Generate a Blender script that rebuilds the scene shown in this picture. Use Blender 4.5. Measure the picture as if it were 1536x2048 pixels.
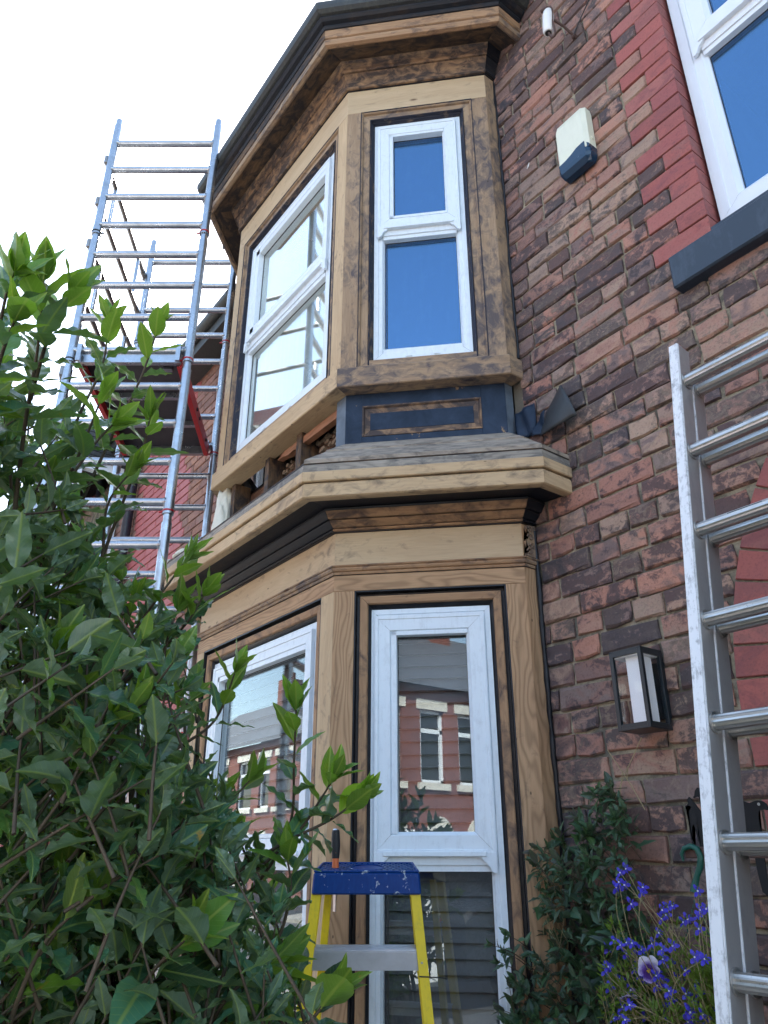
import bpy, bmesh, math, random
from mathutils import Vector, Matrix, Euler, noise
import numpy as np

# ------------------------------------------------------------------ camera, world, sun, exposure
S = bpy.context.scene
COL = S.collection
for o_ in list(bpy.data.objects):
    bpy.data.objects.remove(o_)
HD, PITCH, ROLL, FPX = math.radians(36.843), math.radians(24.547), math.radians(-0.0187), 1514.2
CAM = Vector((0.0, -2.0, 1.6))
Hh = Vector((-math.cos(HD), math.sin(HD), 0)); Rr = Vector((math.sin(HD), math.cos(HD), 0)); Zz = Vector((0, 0, 1))
Ff = Hh * math.cos(PITCH) + Zz * math.sin(PITCH)
Uu = -Hh * math.sin(PITCH) + Zz * math.cos(PITCH)
cam_d = bpy.data.cameras.new('camera')
cam_d.sensor_fit = 'VERTICAL'; cam_d.sensor_height = 34.6; cam_d.sensor_width = 34.6 * .75
cam_d.lens = FPX / 2048 * 34.6
cam_d.clip_start = .05; cam_d.clip_end = 600
cam_o = bpy.data.objects.new('camera', cam_d)
m3 = Matrix((Rr, Uu, -Ff)).transposed()
cam_o.matrix_world = Matrix.Translation(CAM) @ m3.to_4x4()
COL.objects.link(cam_o); S.camera = cam_o

SUN_AZ_DIR = Vector((-0.62, 0.785, 0)).normalized(); SUN_EL = math.radians(43)
W = bpy.data.worlds.new('World'); S.world = W; W.use_nodes = True
wn = W.node_tree; wn.nodes.clear()
wo = wn.nodes.new('ShaderNodeOutputWorld'); wb = wn.nodes.new('ShaderNodeBackground'); sk = wn.nodes.new('ShaderNodeTexSky')
sk.sky_type = 'NISHITA'; sk.sun_disc = False; sk.sun_elevation = SUN_EL
sk.sun_rotation = math.atan2(SUN_AZ_DIR.x, SUN_AZ_DIR.y)
sk.air_density = 1.0; sk.dust_density = 1.3; sk.ozone_density = 0.35
wb.inputs[1].default_value = 0.15
wt = wn.nodes.new('ShaderNodeMix'); wt.data_type = 'RGBA'; wt.blend_type = 'MULTIPLY'; wt.inputs[0].default_value = 1; wt.inputs[7].default_value = (1.0, .955, .86, 1)   # white balance of the daylight
wn.links.new(sk.outputs[0], wt.inputs[6]); wn.links.new(wt.outputs[2], wb.inputs[0]); wn.links.new(wb.outputs[0], wo.inputs[0])
sl = bpy.data.lights.new('sun', 'SUN'); sl.energy = 4.0; sl.angle = math.radians(.53); sl.color = (1, .95, .87)
so = bpy.data.objects.new('sun', sl)
sd = (SUN_AZ_DIR * math.cos(SUN_EL) + Zz * math.sin(SUN_EL))
so.rotation_euler = sd.to_track_quat('Z', 'Y').to_euler(); so.location = (0, 0, 20)
COL.objects.link(so)
S.view_settings.view_transform = 'Standard'; S.view_settings.look = 'None'
S.view_settings.exposure = 2.48; S.view_settings.gamma = 1.0
S.view_settings.use_curve_mapping = False

RND = random.Random(7)

def at(px, py, depth):
    """point seen at pixel (px,py) of the 1536x2048 photograph, 'depth' metres along the lens axis"""
    return CAM + (Ff + Rr * ((px - 768) / FPX) - Uu * ((py - 1024) / FPX)) * depth

def on_plane_y(px, py, Y):
    r = (Ff + Rr * ((px - 768) / FPX) - Uu * ((py - 1024) / FPX))
    return CAM + r * ((Y - CAM.y) / r.y)

# ------------------------------------------------------------------ object helpers
def empty(name, loc=(0, 0, 0), label=None, cat=None, group=None, rz=0):
    o = bpy.data.objects.new(name, None); COL.objects.link(o); o.location = loc; o.rotation_euler = (0, 0, rz)
    o.empty_display_size = .1
    tag(o, label, cat, group)
    return o

def tag(o, label=None, cat=None, group=None, kind=None):
    if label: o['label'] = label
    if cat: o['category'] = cat
    if group: o['group'] = group
    if kind: o['kind'] = kind
    return o

def link(name, me, mat=None, parent=None, loc=None, rot=None, kind=None, label=None, keep=True):
    o = bpy.data.objects.new(name, me); COL.objects.link(o)
    if mat is not None and not me.materials: me.materials.append(mat)
    if loc is not None: o.location = loc
    if rot is not None: o.rotation_euler = rot
    if parent is not None:
        o.parent = parent
        if keep:
            pm = world_m(parent)
            o.matrix_parent_inverse = pm.inverted()
    if kind: o['kind'] = kind
    if label: o['label'] = label
    return o

def world_m(o):
    m = Matrix.LocRotScale(o.location, o.rotation_euler, o.scale)
    if o.parent is not None:
        m = world_m(o.parent) @ o.matrix_parent_inverse @ m
    return m

def copy_tree(o, parent=None):
    kids = [c for c in list(bpy.data.objects) if c.parent == o]
    c = o.copy(); COL.objects.link(c)
    if parent is not None: c.parent = parent
    for k in kids: copy_tree(k, c)
    return c

class MB:
    """collects geometry with UVs; u runs along the grain"""
    def __init__(s): s.v = []; s.f = []; s.uv = []; s.sm = []
    def add(s, vs, fs, uvs=None, smooth=False):
        b = len(s.v); s.v += [tuple(v) for v in vs]
        for i, f in enumerate(fs):
            s.f.append(tuple(b + k for k in f)); s.sm.append(smooth)
            if uvs is None: s.uv.append([(vs[k][0], vs[k][2]) for k in f])
            else: s.uv.append(uvs[i])
        return s
    def box(s, M, x0, x1, y0, y1, z0, z1, grain='x', uo=0.0):
        """box in the frame M (Matrix) ; grain axis gets u"""
        P = [(x, y, z) for x in (x0, x1) for y in (y0, y1) for z in (z0, z1)]
        fs = [(0, 1, 3, 2), (4, 6, 7, 5), (0, 4, 5, 1), (2, 3, 7, 6), (0, 2, 6, 4), (1, 5, 7, 3)]
        gi = 'xyz'.index(grain); others = [i for i in range(3) if i != gi]
        uvs = []
        for k, f in enumerate(fs):
            # face normal axis
            ax = 0 if k < 2 else (1 if k < 4 else 2)
            if ax == gi:
                uvs.append([(P[q][others[0]] * .15 + uo, P[q][others[1]]) for q in f])
            else:
                va = [i for i in others if i != ax][0]
                uvs.append([(P[q][gi] + uo, P[q][va] + ax * .37) for q in f])
        s.add([M @ Vector(p) for p in P], fs, uvs)
        return s
    def tube(s, pts, radii, n=8, cap=True, smooth=True):
        pts = [Vector(p) for p in pts]
        if not hasattr(radii, '__len__'): radii = [radii] * len(pts)
        vs = []; L = 0; us = []
        up = None
        for i, p in enumerate(pts):
            d = (pts[min(i + 1, len(pts) - 1)] - pts[max(i - 1, 0)])
            if d.length < 1e-9: d = Vector((0, 0, 1))
            d.normalize()
            if up is None:
                up = Vector((0, 0, 1)) if abs(d.z) < .9 else Vector((1, 0, 0))
            a = d.cross(up)
            if a.length < 1e-6: a = d.cross(Vector((1, 0, 0)))
            a.normalize(); b = a.cross(d).normalized(); up = b
            if i: L += (pts[i] - pts[i - 1]).length
            us.append(L)
            for k in range(n):
                t = 2 * math.pi * k / n
                vs.append(p + (a * math.cos(t) + b * math.sin(t)) * radii[i])
        fs = []; uv = []
        for i in range(len(pts) - 1):
            for k in range(n):
                k2 = (k + 1) % n
                fs.append((i * n + k, i * n + k2, (i + 1) * n + k2, (i + 1) * n + k))
                w = 2 * math.pi * radii[i] / n
                uv.append([(us[i], k * w), (us[i], (k + 1) * w), (us[i + 1], (k + 1) * w), (us[i + 1], k * w)])
        s.add(vs, fs, uv, smooth)
        if cap:
            for base, rev in ((0, True), ((len(pts) - 1) * n, False)):
                f = [base + k for k in range(n)]
                if rev: f = f[::-1]
                c = [tuple(vs[q]) for q in f]
                s.add(c, [tuple(range(n))], [[(0, 0)] * n])
        return s
    def prism(s, poly, M, y0, y1):
        """2D outline (x,z) extruded from y0 to y1 in frame M"""
        n = len(poly)
        vs = [M @ Vector((x, y0, z)) for x, z in poly] + [M @ Vector((x, y1, z)) for x, z in poly]
        bmx = bmesh.new()
        bv = [bmx.verts.new(v) for v in vs]
        for i in range(n):
            j = (i + 1) % n
            bmx.faces.new((bv[i], bv[j], bv[n + j], bv[n + i]))
        f1 = bmx.faces.new(bv[:n]); f2 = bmx.faces.new(bv[n:][::-1])
        bmesh.ops.triangulate(bmx, faces=[f1, f2])
        bmx.verts.index_update()
        s.add([v.co.copy() for v in bmx.verts], [tuple(v.index for v in f.verts) for f in bmx.faces])
        bmx.free()
        return s
    def mesh(s, name, mat=None):
        me = bpy.data.meshes.new(name)
        me.from_pydata(s.v, [], s.f)
        uvl = me.uv_layers.new(name='UVMap')
        flat = []
        for u in s.uv:
            for c in u: flat += [c[0], c[1]]
        uvl.data.foreach_set('uv', flat)
        me.polygons.foreach_set('use_smooth', s.sm)
        if mat is not None: me.materials.append(mat)
        me.update()
        return me
    def build(s, name, mat=None, parent=None, bevel=0, recalc=True, **kw):
        me = s.mesh(name, mat)
        if recalc:
            bm = bmesh.new(); bm.from_mesh(me); bmesh.ops.recalc_face_normals(bm, faces=bm.faces); bm.to_mesh(me); bm.free()
        o = link(name, me, None, parent, **kw)
        if bevel:
            md = o.modifiers.new('bevel', 'BEVEL'); md.width = bevel; md.segments = 1; md.limit_method = 'ANGLE'; md.angle_limit = math.radians(50)
        return o

I4 = Matrix.Identity(4)

# ------------------------------------------------------------------ material helpers
def mat(name):
    m = bpy.data.materials.new(name); m.use_nodes = True
    nt = m.node_tree; nt.nodes.clear()
    out = nt.nodes.new('ShaderNodeOutputMaterial'); b = nt.nodes.new('ShaderNodeBsdfPrincipled')
    nt.links.new(b.outputs[0], out.inputs[0])
    return m, nt, b, out

class NG:
    def __init__(s, nt): s.nt = nt
    def n(s, t, **kw):
        q = s.nt.nodes.new(t)
        for k, v in kw.items(): setattr(q, k, v)
        return q
    def l(s, a, b): s.nt.links.new(a, b)
    def val(s, sock, v):
        if isinstance(v, (int, float)): sock.default_value = v
        elif isinstance(v, (tuple, list)):
            sock.default_value = tuple(v) + ((1,) if len(v) == 3 and len(sock.default_value) == 4 else ())
        else: s.l(v, sock)
    def noise(s, vec, scale=5, detail=4, rough=.55, dist=0):
        q = s.n('ShaderNodeTexNoise'); s.l(vec, q.inputs['Vector'])
        q.inputs['Scale'].default_value = scale; q.inputs['Detail'].default_value = detail
        q.inputs['Roughness'].default_value = rough; q.inputs['Distortion'].default_value = dist
        return q.outputs['Fac']
    def ramp(s, fac, stops, interp='LINEAR'):
        q = s.n('ShaderNodeValToRGB'); q.color_ramp.interpolation = interp
        el = q.color_ramp.elements
        while len(el) < len(stops): el.new(.5)
        for e, (p, c) in zip(el, stops):
            e.position = p; e.color = (c, c, c, 1) if isinstance(c, (int, float)) else tuple(c) + (1,)
        s.l(fac, q.inputs[0]); return q.outputs[0]
    def mix(s, fac, a, b, mode='MIX'):
        q = s.n('ShaderNodeMix', data_type='RGBA', blend_type=mode)
        s.val(q.inputs[0], fac); s.val(q.inputs[6], a); s.val(q.inputs[7], b); return q.outputs[2]
    def math(s, op, a, b=0.0, clamp=False):
        q = s.n('ShaderNodeMath', operation=op); q.use_clamp = clamp
        s.val(q.inputs[0], a); s.val(q.inputs[1], b); return q.outputs[0]
    def vmath(s, op, a, b):
        q = s.n('ShaderNodeVectorMath', operation=op); s.val(q.inputs[0], a); s.val(q.inputs[1], b); return q.outputs[0]
    def mapping(s, vec, scale=(1, 1, 1), loc=(0, 0, 0)):
        q = s.n('ShaderNodeMapping'); s.l(vec, q.inputs[0]); q.inputs['Scale'].default_value = scale; q.inputs['Location'].default_value = loc
        return q.outputs[0]
    def bump(s, h, strength=.3, dist=.002, prev=None):
        q = s.n('ShaderNodeBump'); s.l(h, q.inputs['Height']); q.inputs['Strength'].default_value = strength; q.inputs['Distance'].default_value = dist
        if prev is not None: s.l(prev, q.inputs['Normal'])
        return q.outputs[0]

def pos(g): return g.n('ShaderNodeNewGeometry').outputs['Position']
def setp(b, rough=None, metal=None, spec=None):
    if rough is not None: b.inputs['Roughness'].default_value = rough
    if metal is not None: b.inputs['Metallic'].default_value = metal
    if spec is not None: b.inputs['Specular IOR Level'].default_value = spec

def wood(name, c1, c2, stain=.35, sc=(.016, .022, .035), rough=.72, grain=1.0, dark=(.09, .05, .025), fine=.5):
    m, nt, b, out = mat(name); g = NG(nt)
    uv = g.n('ShaderNodeUVMap').outputs[0]
    oi = g.n('ShaderNodeObjectInfo')
    off = g.n('ShaderNodeCombineXYZ'); g.l(g.math('MULTIPLY', oi.outputs['Random'], 37.0), off.inputs[0]); g.l(g.math('MULTIPLY', oi.outputs['Random'], 11.3), off.inputs[1])
    v = g.vmath('ADD', uv, off.outputs[0])
    P = pos(g)
    # cathedral rings
    lo = g.noise(g.mapping(v, (1.3, 5, 1)), 1.6, 2, .5)
    sy = g.n('ShaderNodeSeparateXYZ'); g.l(v, sy.inputs[0])
    ph = g.math('ADD', g.math('MULTIPLY', sy.outputs[1], 260.0), g.math('MULTIPLY', lo, 75.0))
    ring = g.math('MULTIPLY', g.math('ADD', g.math('SINE', ph), 1.0), .5)
    ring = g.math('POWER', ring, 2.0)
    fine_n = g.noise(g.mapping(v, (9, 420, 1)), 1, 3, .6)
    blot = g.noise(g.mapping(v, (2.2, 11, 1)), 1.4, 4, .6)
    col = g.mix(g.ramp(blot, [(.3, 0.0), (.7, 1.0)]), c1, c2)
    rm = g.math('MULTIPLY', ring, .36 * grain)
    col = g.mix(rm, col, dark)
    col = g.mix(g.math('MULTIPLY', g.ramp(fine_n, [(.42, 0.0), (.75, 1.0)]), fine), col, [c * .5 for c in c2])
    # knots
    vo = g.n('ShaderNodeTexVoronoi'); g.l(g.mapping(v, (3.6, 9, 1)), vo.inputs['Vector']); vo.inputs['Scale'].default_value = 1
    kn = g.ramp(vo.outputs['Distance'], [(.05, 1.0), (.1, 0.0)])
    gate = g.ramp(g.n('ShaderNodeSeparateColor').outputs[0], [(0.5, 0.0), (.55, 1.0)])
    sep = [q for q in nt.nodes if q.bl_idname == 'ShaderNodeSeparateColor'][-1]; g.l(vo.outputs['Color'], sep.inputs[0])
    col = g.mix(g.math('MULTIPLY', g.math('MULTIPLY', kn, gate), .8), col, (.07, .028, .012))
    # paint residue and soot left in the surface
    s1 = g.noise(g.mapping(v, (5.5, 9, 1)), 2.6, 8, .62, .7)
    s2 = g.noise(P, 2.3, 3, .5)
    ss = g.math('ADD', g.math('MULTIPLY', s1, .62), g.math('MULTIPLY', s2, .38))
    t = .66 - stain * .3
    sm = g.ramp(ss, [(max(t - .07, 0), 0.0), (min(t + .07, 1), 1.0)])
    col = g.mix(g.math('MULTIPLY', sm, min(.93, .55 + stain * .5)), col, sc)
    # tiny nail holes and nicks
    v2 = g.n('ShaderNodeTexVoronoi'); g.l(g.mapping(v, (14, 30, 1)), v2.inputs['Vector']); v2.inputs['Scale'].default_value = 1
    se2 = g.n('ShaderNodeSeparateColor'); g.l(v2.outputs['Color'], se2.inputs[0])
    nick = g.math('MULTIPLY', g.ramp(v2.outputs['Distance'], [(.06, 1.0), (.1, 0.0)]), g.ramp(se2.outputs[1], [(.86, 0.0), (.88, 1.0)]))
    col = g.mix(g.math('MULTIPLY', nick, .8), col, (.02, .015, .012))
    g.l(col, b.inputs['Base Color'])
    h = g.math('ADD', g.math('MULTIPLY', fine_n, .6), g.math('MULTIPLY', ring, .25))
    h = g.math('ADD', h, g.math('MULTIPLY', s1, .8))
    g.l(g.bump(h, .5, .0015), b.inputs['Normal'])
    setp(b, rough, 0, .3)
    return m

WOOD_LIGHT = wood('wood_light', (.58, .425, .255), (.49, .345, .20), .18, fine=.3, grain=.25)
WOOD_FRIEZE = wood('wood_frieze', (.58, .445, .285), (.49, .36, .225), .14, fine=.25, grain=.12)
WOOD_WARM = wood('wood_warm', (.44, .27, .15), (.34, .20, .11), .36, fine=.4, grain=.4)
WOOD_PINE = wood('wood_pine', (.50, .325, .185), (.42, .255, .14), .08, fine=.3, grain=1.1)
WOOD_STAIN = wood('wood_stained', (.42, .295, .185), (.31, .21, .13), .42, grain=.2, sc=(.035, .042, .065))
WOOD_SMOKED = wood('wood_smoked', (.40, .255, .145), (.29, .18, .105), .66, sc=(.025, .026, .035), fine=.4, grain=.4)
PAINT_MIX = wood('wood_part_painted', (.26, .18, .115), (.18, .125, .08), .85, sc=(.012, .02, .04))
WOOD_DARK = wood('wood_sooty', (.20, .12, .065), (.13, .08, .045), .6, sc=(.018, .02, .026))
WOOD_BLACK = wood('wood_blackened', (.035, .03, .03), (.022, .021, .024), .8, sc=(.010, .013, .02), rough=.5)
WOOD_ROOF = wood('wood_silvered', (.46, .39, .31), (.33, .275, .215), .42, sc=(.07, .06, .055), dark=(.2, .16, .13), fine=.7, grain=.5)
WOOD_GREY = wood('wood_weathered', (.38, .34, .28), (.27, .24, .20), .34, sc=(.05, .052, .06), dark=(.08, .07, .06), fine=.6)
WOOD_PINK = wood('wood_split', (.42, .2, .11), (.34, .15, .08), .15, fine=.7)

def paint(name, c, chips=.12, under=(.25, .17, .1), rough=.5, scale=9):
    m, nt, b, out = mat(name); g = NG(nt); P = pos(g)
    n1 = g.noise(P, scale, 7, .65, .5); n2 = g.noise(P, scale * 5, 4, .6)
    k = g.math('ADD', g.math('MULTIPLY', n1, .75), g.math('MULTIPLY', n2, .25))
    t = .72 - chips * .5
    chip = g.ramp(k, [(t, 0.0), (t + .02, 1.0)])
    tone = g.mix(g.ramp(n1, [(.35, 0.0), (.65, 1.0)]), c, [min(1, q * 1.7 + .01) for q in c])
    g.l(g.mix(chip, tone, under), b.inputs['Base Color'])
    g.l(g.bump(g.math('SUBTRACT', 1.0, chip), .6, .001, g.bump(n2, .25, .001)), b.inputs['Normal'])
    setp(b, rough, None, .25); return m
NAVY = paint('paint_navy', (.005, .014, .032), .17)
NAVY_GREY = paint('paint_greyed', (.075, .095, .12), .1)
BLACKP = paint('paint_black', (.010, .011, .014), .12, (.16, .11, .07), .35, 14)

def plastic(name, c, rough=.35, dirt=.2, dc=(.2, .2, .2), scale=14, bump=.05):
    m, nt, b, out = mat(name); g = NG(nt); P = pos(g)
    n1 = g.noise(P, scale, 7, .7, .3); n2 = g.noise(g.mapping(P, (1, 1, .18)), scale * 2.4, 5, .7)
    d = g.math('MULTIPLY', g.ramp(g.math('MULTIPLY', g.math('ADD', n1, n2), .5), [(.5, 0.0), (.66, 1.0)]), dirt)
    col = g.mix(d, c, dc)
    g.l(col, b.inputs['Base Color'])
    rr = g.math('ADD', g.math('MULTIPLY', n1, .25), rough - .1); g.l(rr, b.inputs['Roughness'])
    g.l(g.bump(n1, bump, .001), b.inputs['Normal'])
    return m
UPVC = plastic('upvc_white', (.72, .80, .86), .38, .28, (.36, .39, .42), 34)
UPVC_CLEAN = plastic('upvc_clean', (.74, .79, .84), .3, .08, (.4, .38, .36))
GASKET = plastic('gasket', (.02, .02, .022), .5, .1)
CREAM = plastic('alarm_cream', (.74, .75, .60), .35, .12, (.3, .28, .2), 20)
ALARM_BLUE = plastic('alarm_blue', (.004, .03, .07), .22, .15, (.05, .06, .08))
LAMP_BLACK = plastic('lamp_metal', (.006, .013, .018), .32, .1, (.05, .05, .05))
LAMP_WHITE = plastic('lamp_diffuser', (.86, .88, .9), .4, .1, (.4, .4, .4))
LADDER_BLUE = plastic('step_cap_blue', (.002, .045, .16), .35, .0, (.5, .5, .5))
FOAM = plastic('foam', (.75, .74, .64), .9, .35, (.45, .43, .33), 30, .8)
BLACK_RUBBER = plastic('rubber_black', (.012, .012, .013), .6, .2)
GUTTER = plastic('gutter_black', (.03, .033, .034), .55, .9, (.07, .075, .06), 30, .3)
SILL = plastic('sill_paint', (.02, .032, .05), .42, .7, (.06, .08, .11), 12, .3)
GREEN_PL = plastic('plastic_green', (.004, .075, .055), .4, .2, (.05, .1, .08))
CERAMIC = plastic('ceramic', (.78, .78, .76), .15, .1, (.3, .2, .1))
TARP = plastic('ply_dark', (.035, .028, .036), .6, .3, (.07, .06, .06))

def cap_blue():
    m, nt, b, out = mat('step_cap_splashed'); g = NG(nt); P = pos(g)
    n1 = g.noise(P, 45, 5, .6, .8); n2 = g.noise(P, 6, 2, .5)
    k = g.math('ADD', g.math('MULTIPLY', n1, .7), g.math('MULTIPLY', n2, .3))
    sp = g.ramp(k, [(.605, 0.0), (.622, 1.0)])
    n3 = g.noise(g.mapping(P, (1, 1, .3)), 160, 3, .6)
    g.l(g.mix(g.math('MULTIPLY', sp, .8), g.mix(g.ramp(n3, [(.4, 0.), (.8, .5)]), (.0008, .035, .18), (.002, .06, .26)), (.45, .5, .55)), b.inputs['Base Color'])
    setp(b, .4, 0, .25); return m
CAPB = cap_blue()

def metal(name, c=(.7, .72, .74), rough=.32, smudge=.4, stretch=(1, 1, 1), scale=14, white=0.0):
    m, nt, b, out = mat(name); g = NG(nt); P = pos(g)
    n1 = g.noise(g.mapping(P, stretch), scale, 6, .65, .3); n2 = g.noise(P, scale * 5, 4, .7)
    col = g.mix(g.math('MULTIPLY', g.ramp(n1, [(.38, 0.0), (.72, 1.0)]), smudge), c, [q * .45 for q in c])
    if white:
        wsp = g.ramp(n2, [(.62, 0.0), (.66, 1.0)]); col = g.mix(g.math('MULTIPLY', wsp, white), col, (.03, .03, .035))
    g.l(col, b.inputs['Base Color']); b.inputs['Metallic'].default_value = .92
    g.l(g.math('ADD', g.math('MULTIPLY', n1, .3), rough - .12), b.inputs['Roughness'])
    g.l(g.bump(n2, .06, .001), b.inputs['Normal'])
    return m
ALU = metal('scaffold_aluminium', (.42, .45, .49), .27, .5)
ALU_MATT = plastic('ladder_aluminium', (.40, .385, .38), .45, .5, (.26, .25, .25), 12, .1); ALU_MATT.node_tree.nodes['Principled BSDF'].inputs['Metallic'].default_value = .55
ALU_RUNG = metal('ladder_rung', (.55, .545, .52), .36, .5, (.3, 1, 1), 30, .35)
ALU_EDGE = plastic('ladder_edge_skylit_scuffed', (.70, .72, .74), .5, .75, (.12, .12, .13), 45)  # white sky stripe along the edge put into the colour, with dark scuffs
BRACE = metal('brace_grey', (.26, .25, .24), .4, .5)
IRON = plastic('rusty_iron', (.085, .045, .035), .7, .6, (.03, .02, .02), 40, .5)
SILH = plastic('black_iron', (.005, .005, .006), .8, .2, (.012, .01, .01))
RED = plastic('platform_red', (.42, .012, .018), .4, .3, (.15, .02, .02))
YELLOW = plastic('fibreglass_yellow', (.78, .56, .012), .42, .45, (.35, .28, .05), 60, .15)
ORANGE = plastic('handle_orange', (.62, .14, .04), .5, .2, (.3, .1, .05))
STEEL = metal('steel', (.5, .52, .56), .28, .3)

def brickmat(name, cols, burn=.6, mortar_smear=.25, rough=.85, bumpd=.004):
    """colour differs brick by brick; burn marks and smears are part of the clay"""
    m, nt, b, out = mat(name); g = NG(nt); P = pos(g)
    oi = g.n('ShaderNodeObjectInfo').outputs['Location']
    at_ = g.n('ShaderNodeAttribute', attribute_name='bid').outputs['Vector']
    idv = g.vmath('ADD', oi, at_); NS = len(cols)
    wnn = g.n('ShaderNodeTexWhiteNoise', noise_dimensions='3D'); g.l(g.vmath('SCALE', idv, (1, 1, 1)) if False else idv, wnn.inputs[0])
    sc = g.n('ShaderNodeSeparateColor'); g.l(wnn.outputs['Color'], sc.inputs[0])
    stops = [((i + .5) / len(cols), c) for i, c in enumerate(cols)]
    base = g.ramp(sc.outputs[0], stops); base2 = g.ramp(sc.outputs[2], stops)
    shift = g.n('ShaderNodeVectorMath', operation='SCALE'); g.l(wnn.outputs['Color'], shift.inputs[0]); shift.inputs['Scale'].default_value = 9
    Pv = g.vmath('ADD', P, shift.outputs[0])
    n1 = g.noise(g.mapping(Pv, (1, 1, 1.6)), 9, 5, .6, 1.2)
    n2 = g.noise(Pv, 34, 6, .7, .6)
    n3 = g.noise(P, 120, 4, .75)
    base = g.mix(g.ramp(n1, [(.42, 0.0), (.58, 1.0)]), base, base2)
    bk = g.math('ADD', g.math('MULTIPLY', n1, .5), g.math('MULTIPLY', n2, .5))
    bk = g.math('ADD', bk, g.math('MULTIPLY', g.math('SUBTRACT', sc.outputs[1], .5), .22))
    burnm = g.math('MULTIPLY', g.ramp(bk, [(.475, 0.0), (.545, 1.0)]), burn)
    col = g.mix(burnm, base, (.040, .042, .052))
    light = g.ramp(g.math('ADD', n2, g.math('MULTIPLY', g.math('SUBTRACT', sc.outputs[2], .5), .3)), [(.60, 0.0), (.74, 1.0)])
    col = g.mix(g.math('MULTIPLY', light, mortar_smear), col, (.36, .28, .2))
    col = g.mix(g.math('MULTIPLY', g.ramp(n3, [(.5, 0.0), (.75, 1.0)]), .5), col, (.045, .035, .035))
    # soot and paint wiped on the wall beside the bay
    sep = g.n('ShaderNodeSeparateXYZ'); g.l(P, sep.inputs[0])
    near = g.math('MULTIPLY', g.ramp(g.math('ABSOLUTE', g.math('ADD', sep.outputs[0], 1.72)), [(.0, 1.0), (.22, 0.0)]), g.ramp(n1, [(.38, 0.0), (.6, 1.0)]))
    col = g.mix(g.math('MULTIPLY', near, .75), col, (.03, .033, .045))
    g.l(col, b.inputs['Base Color'])
    h = g.math('ADD', g.math('MULTIPLY', n2, .7), g.math('MULTIPLY', n3, .4))
    g.l(g.bump(h, .75, bumpd), b.inputs['Normal'])
    setp(b, rough, 0, .25)
    return m
BRICK = brickmat('common_brick', [(.19, .135, .125), (.37, .185, .14), (.25, .15, .125), (.46, .23, .165), (.29, .21, .165), (.42, .205, .15), (.21, .16, .145), (.39, .27, .20), (.38, .225, .17)], .74, .42)
BRICK_RED = brickmat('red_facing_brick', [(.34, .105, .09), (.39, .12, .10), (.30, .095, .09), (.36, .13, .11)], .22, .06, .65, .0015)
BRICK_N = brickmat('neighbour_brick', [(.28, .14, .10), (.36, .19, .13), (.22, .12, .095), (.32, .17, .14)], .3, .4)
RED_PAINT = plastic('red_masonry_paint', (.36, .09, .085), .6, .35, (.22, .07, .07), 12, .4)

def simple(name, c, rough=.8, n=.25, scale=30, bump=.4, dist=.003, blot=None):
    m, nt, b, out = mat(name); g = NG(nt); P = pos(g)
    n1 = g.noise(P, scale, 6, .65); n2 = g.noise(P, scale * .15, 3, .5)
    k = g.math('MULTIPLY', g.math('ADD', n1, n2), .5)
    g.l(g.mix(g.ramp(k, [(.3, 0.0), (.7, 1.0)]), [q * (1 - n) for q in c], [min(1, q * (1 + n)) for q in c]), b.inputs['Base Color'])
    if blot:
        c0 = b.inputs['Base Color'].links[0].from_socket; n4 = g.noise(P, 7, 6, .7, .5)
        g.l(g.mix(g.math('MULTIPLY', g.ramp(n4, [(.46, 0.0), (.56, 1.0)]), .85), c0, blot), b.inputs['Base Color'])
    g.l(g.bump(n1, bump, dist), b.inputs['Normal']); setp(b, rough); return m
MORTAR = simple('mortar', (.30, .265, .19), .95, .4, 90, .9, .006, blot=(.10, .095, .08))
PAVING = simple('paving', (.28, .26, .23), .9)
ASPHALT = simple('asphalt', (.05, .05, .052), .9)
SLATE = simple('slate', (.09, .10, .12), .6)
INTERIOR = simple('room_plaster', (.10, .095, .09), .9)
LATH = simple('lath_plaster', (.12, .06, .035), .9, .4, 30)
LEAD = simple('lead_flap', (.02, .023, .025), .5, .6, 18, .5, .004)
SOIL = simple('soil', (.05, .035, .02), 1)
STONE = simple('painted_stone', (.6, .58, .52), .7)
CURTAIN = simple('net_curtain', (.62, .64, .63), .8, .12, 60, .3)
BLIND = simple('blind_slat', (.07, .068, .07), .45, .1)
BLIND_EDGE = plastic('blind_edge', (.5, .5, .5), .4)
WHITE_CAR = plastic('car_white', (.75, .76, .76), .2, .05)
CAR_GLASS = plastic('car_glass', (.01, .012, .014), .05, 0)

def glassmat(name, boost=2.0, tint=(.85, .9, .9), add=.02, rough=0.0, bend=0.0, gt=(.86, .95, 1)):
    m = bpy.data.materials.new(name); m.use_nodes = True; nt = m.node_tree; nt.nodes.clear(); g = NG(nt)
    out = g.n('ShaderNodeOutputMaterial'); tr = g.n('ShaderNodeBsdfTransparent'); gl = g.n('ShaderNodeBsdfGlossy')
    tr.inputs[0].default_value = tint + (1,); gl.inputs['Roughness'].default_value = rough; gl.inputs[0].default_value = tuple(gt) + (1,)
    fr = g.n('ShaderNodeLayerWeight'); fr.inputs[0].default_value = .5; frs = g.math('ADD', g.math('MULTIPLY', g.math('POWER', fr.outputs['Facing'], 5.0), .96), .04)
    if bend:
        nn = g.noise(pos(g), 2.2, 1, .4); bp = g.bump(nn, bend, .02); g.l(bp, gl.inputs['Normal'])
    f = g.math('ADD', g.math('MULTIPLY', frs, boost), add, True)
    mx = g.n('ShaderNodeMixShader'); g.l(f, mx.inputs[0]); g.l(tr.outputs[0], mx.inputs[1]); g.l(gl.outputs[0], mx.inputs[2]); g.l(mx.outputs[0], out.inputs[0])
    return m
GLASS = glassmat('window_glass', 1.35, tint=(.97,.985,.98))
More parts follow.
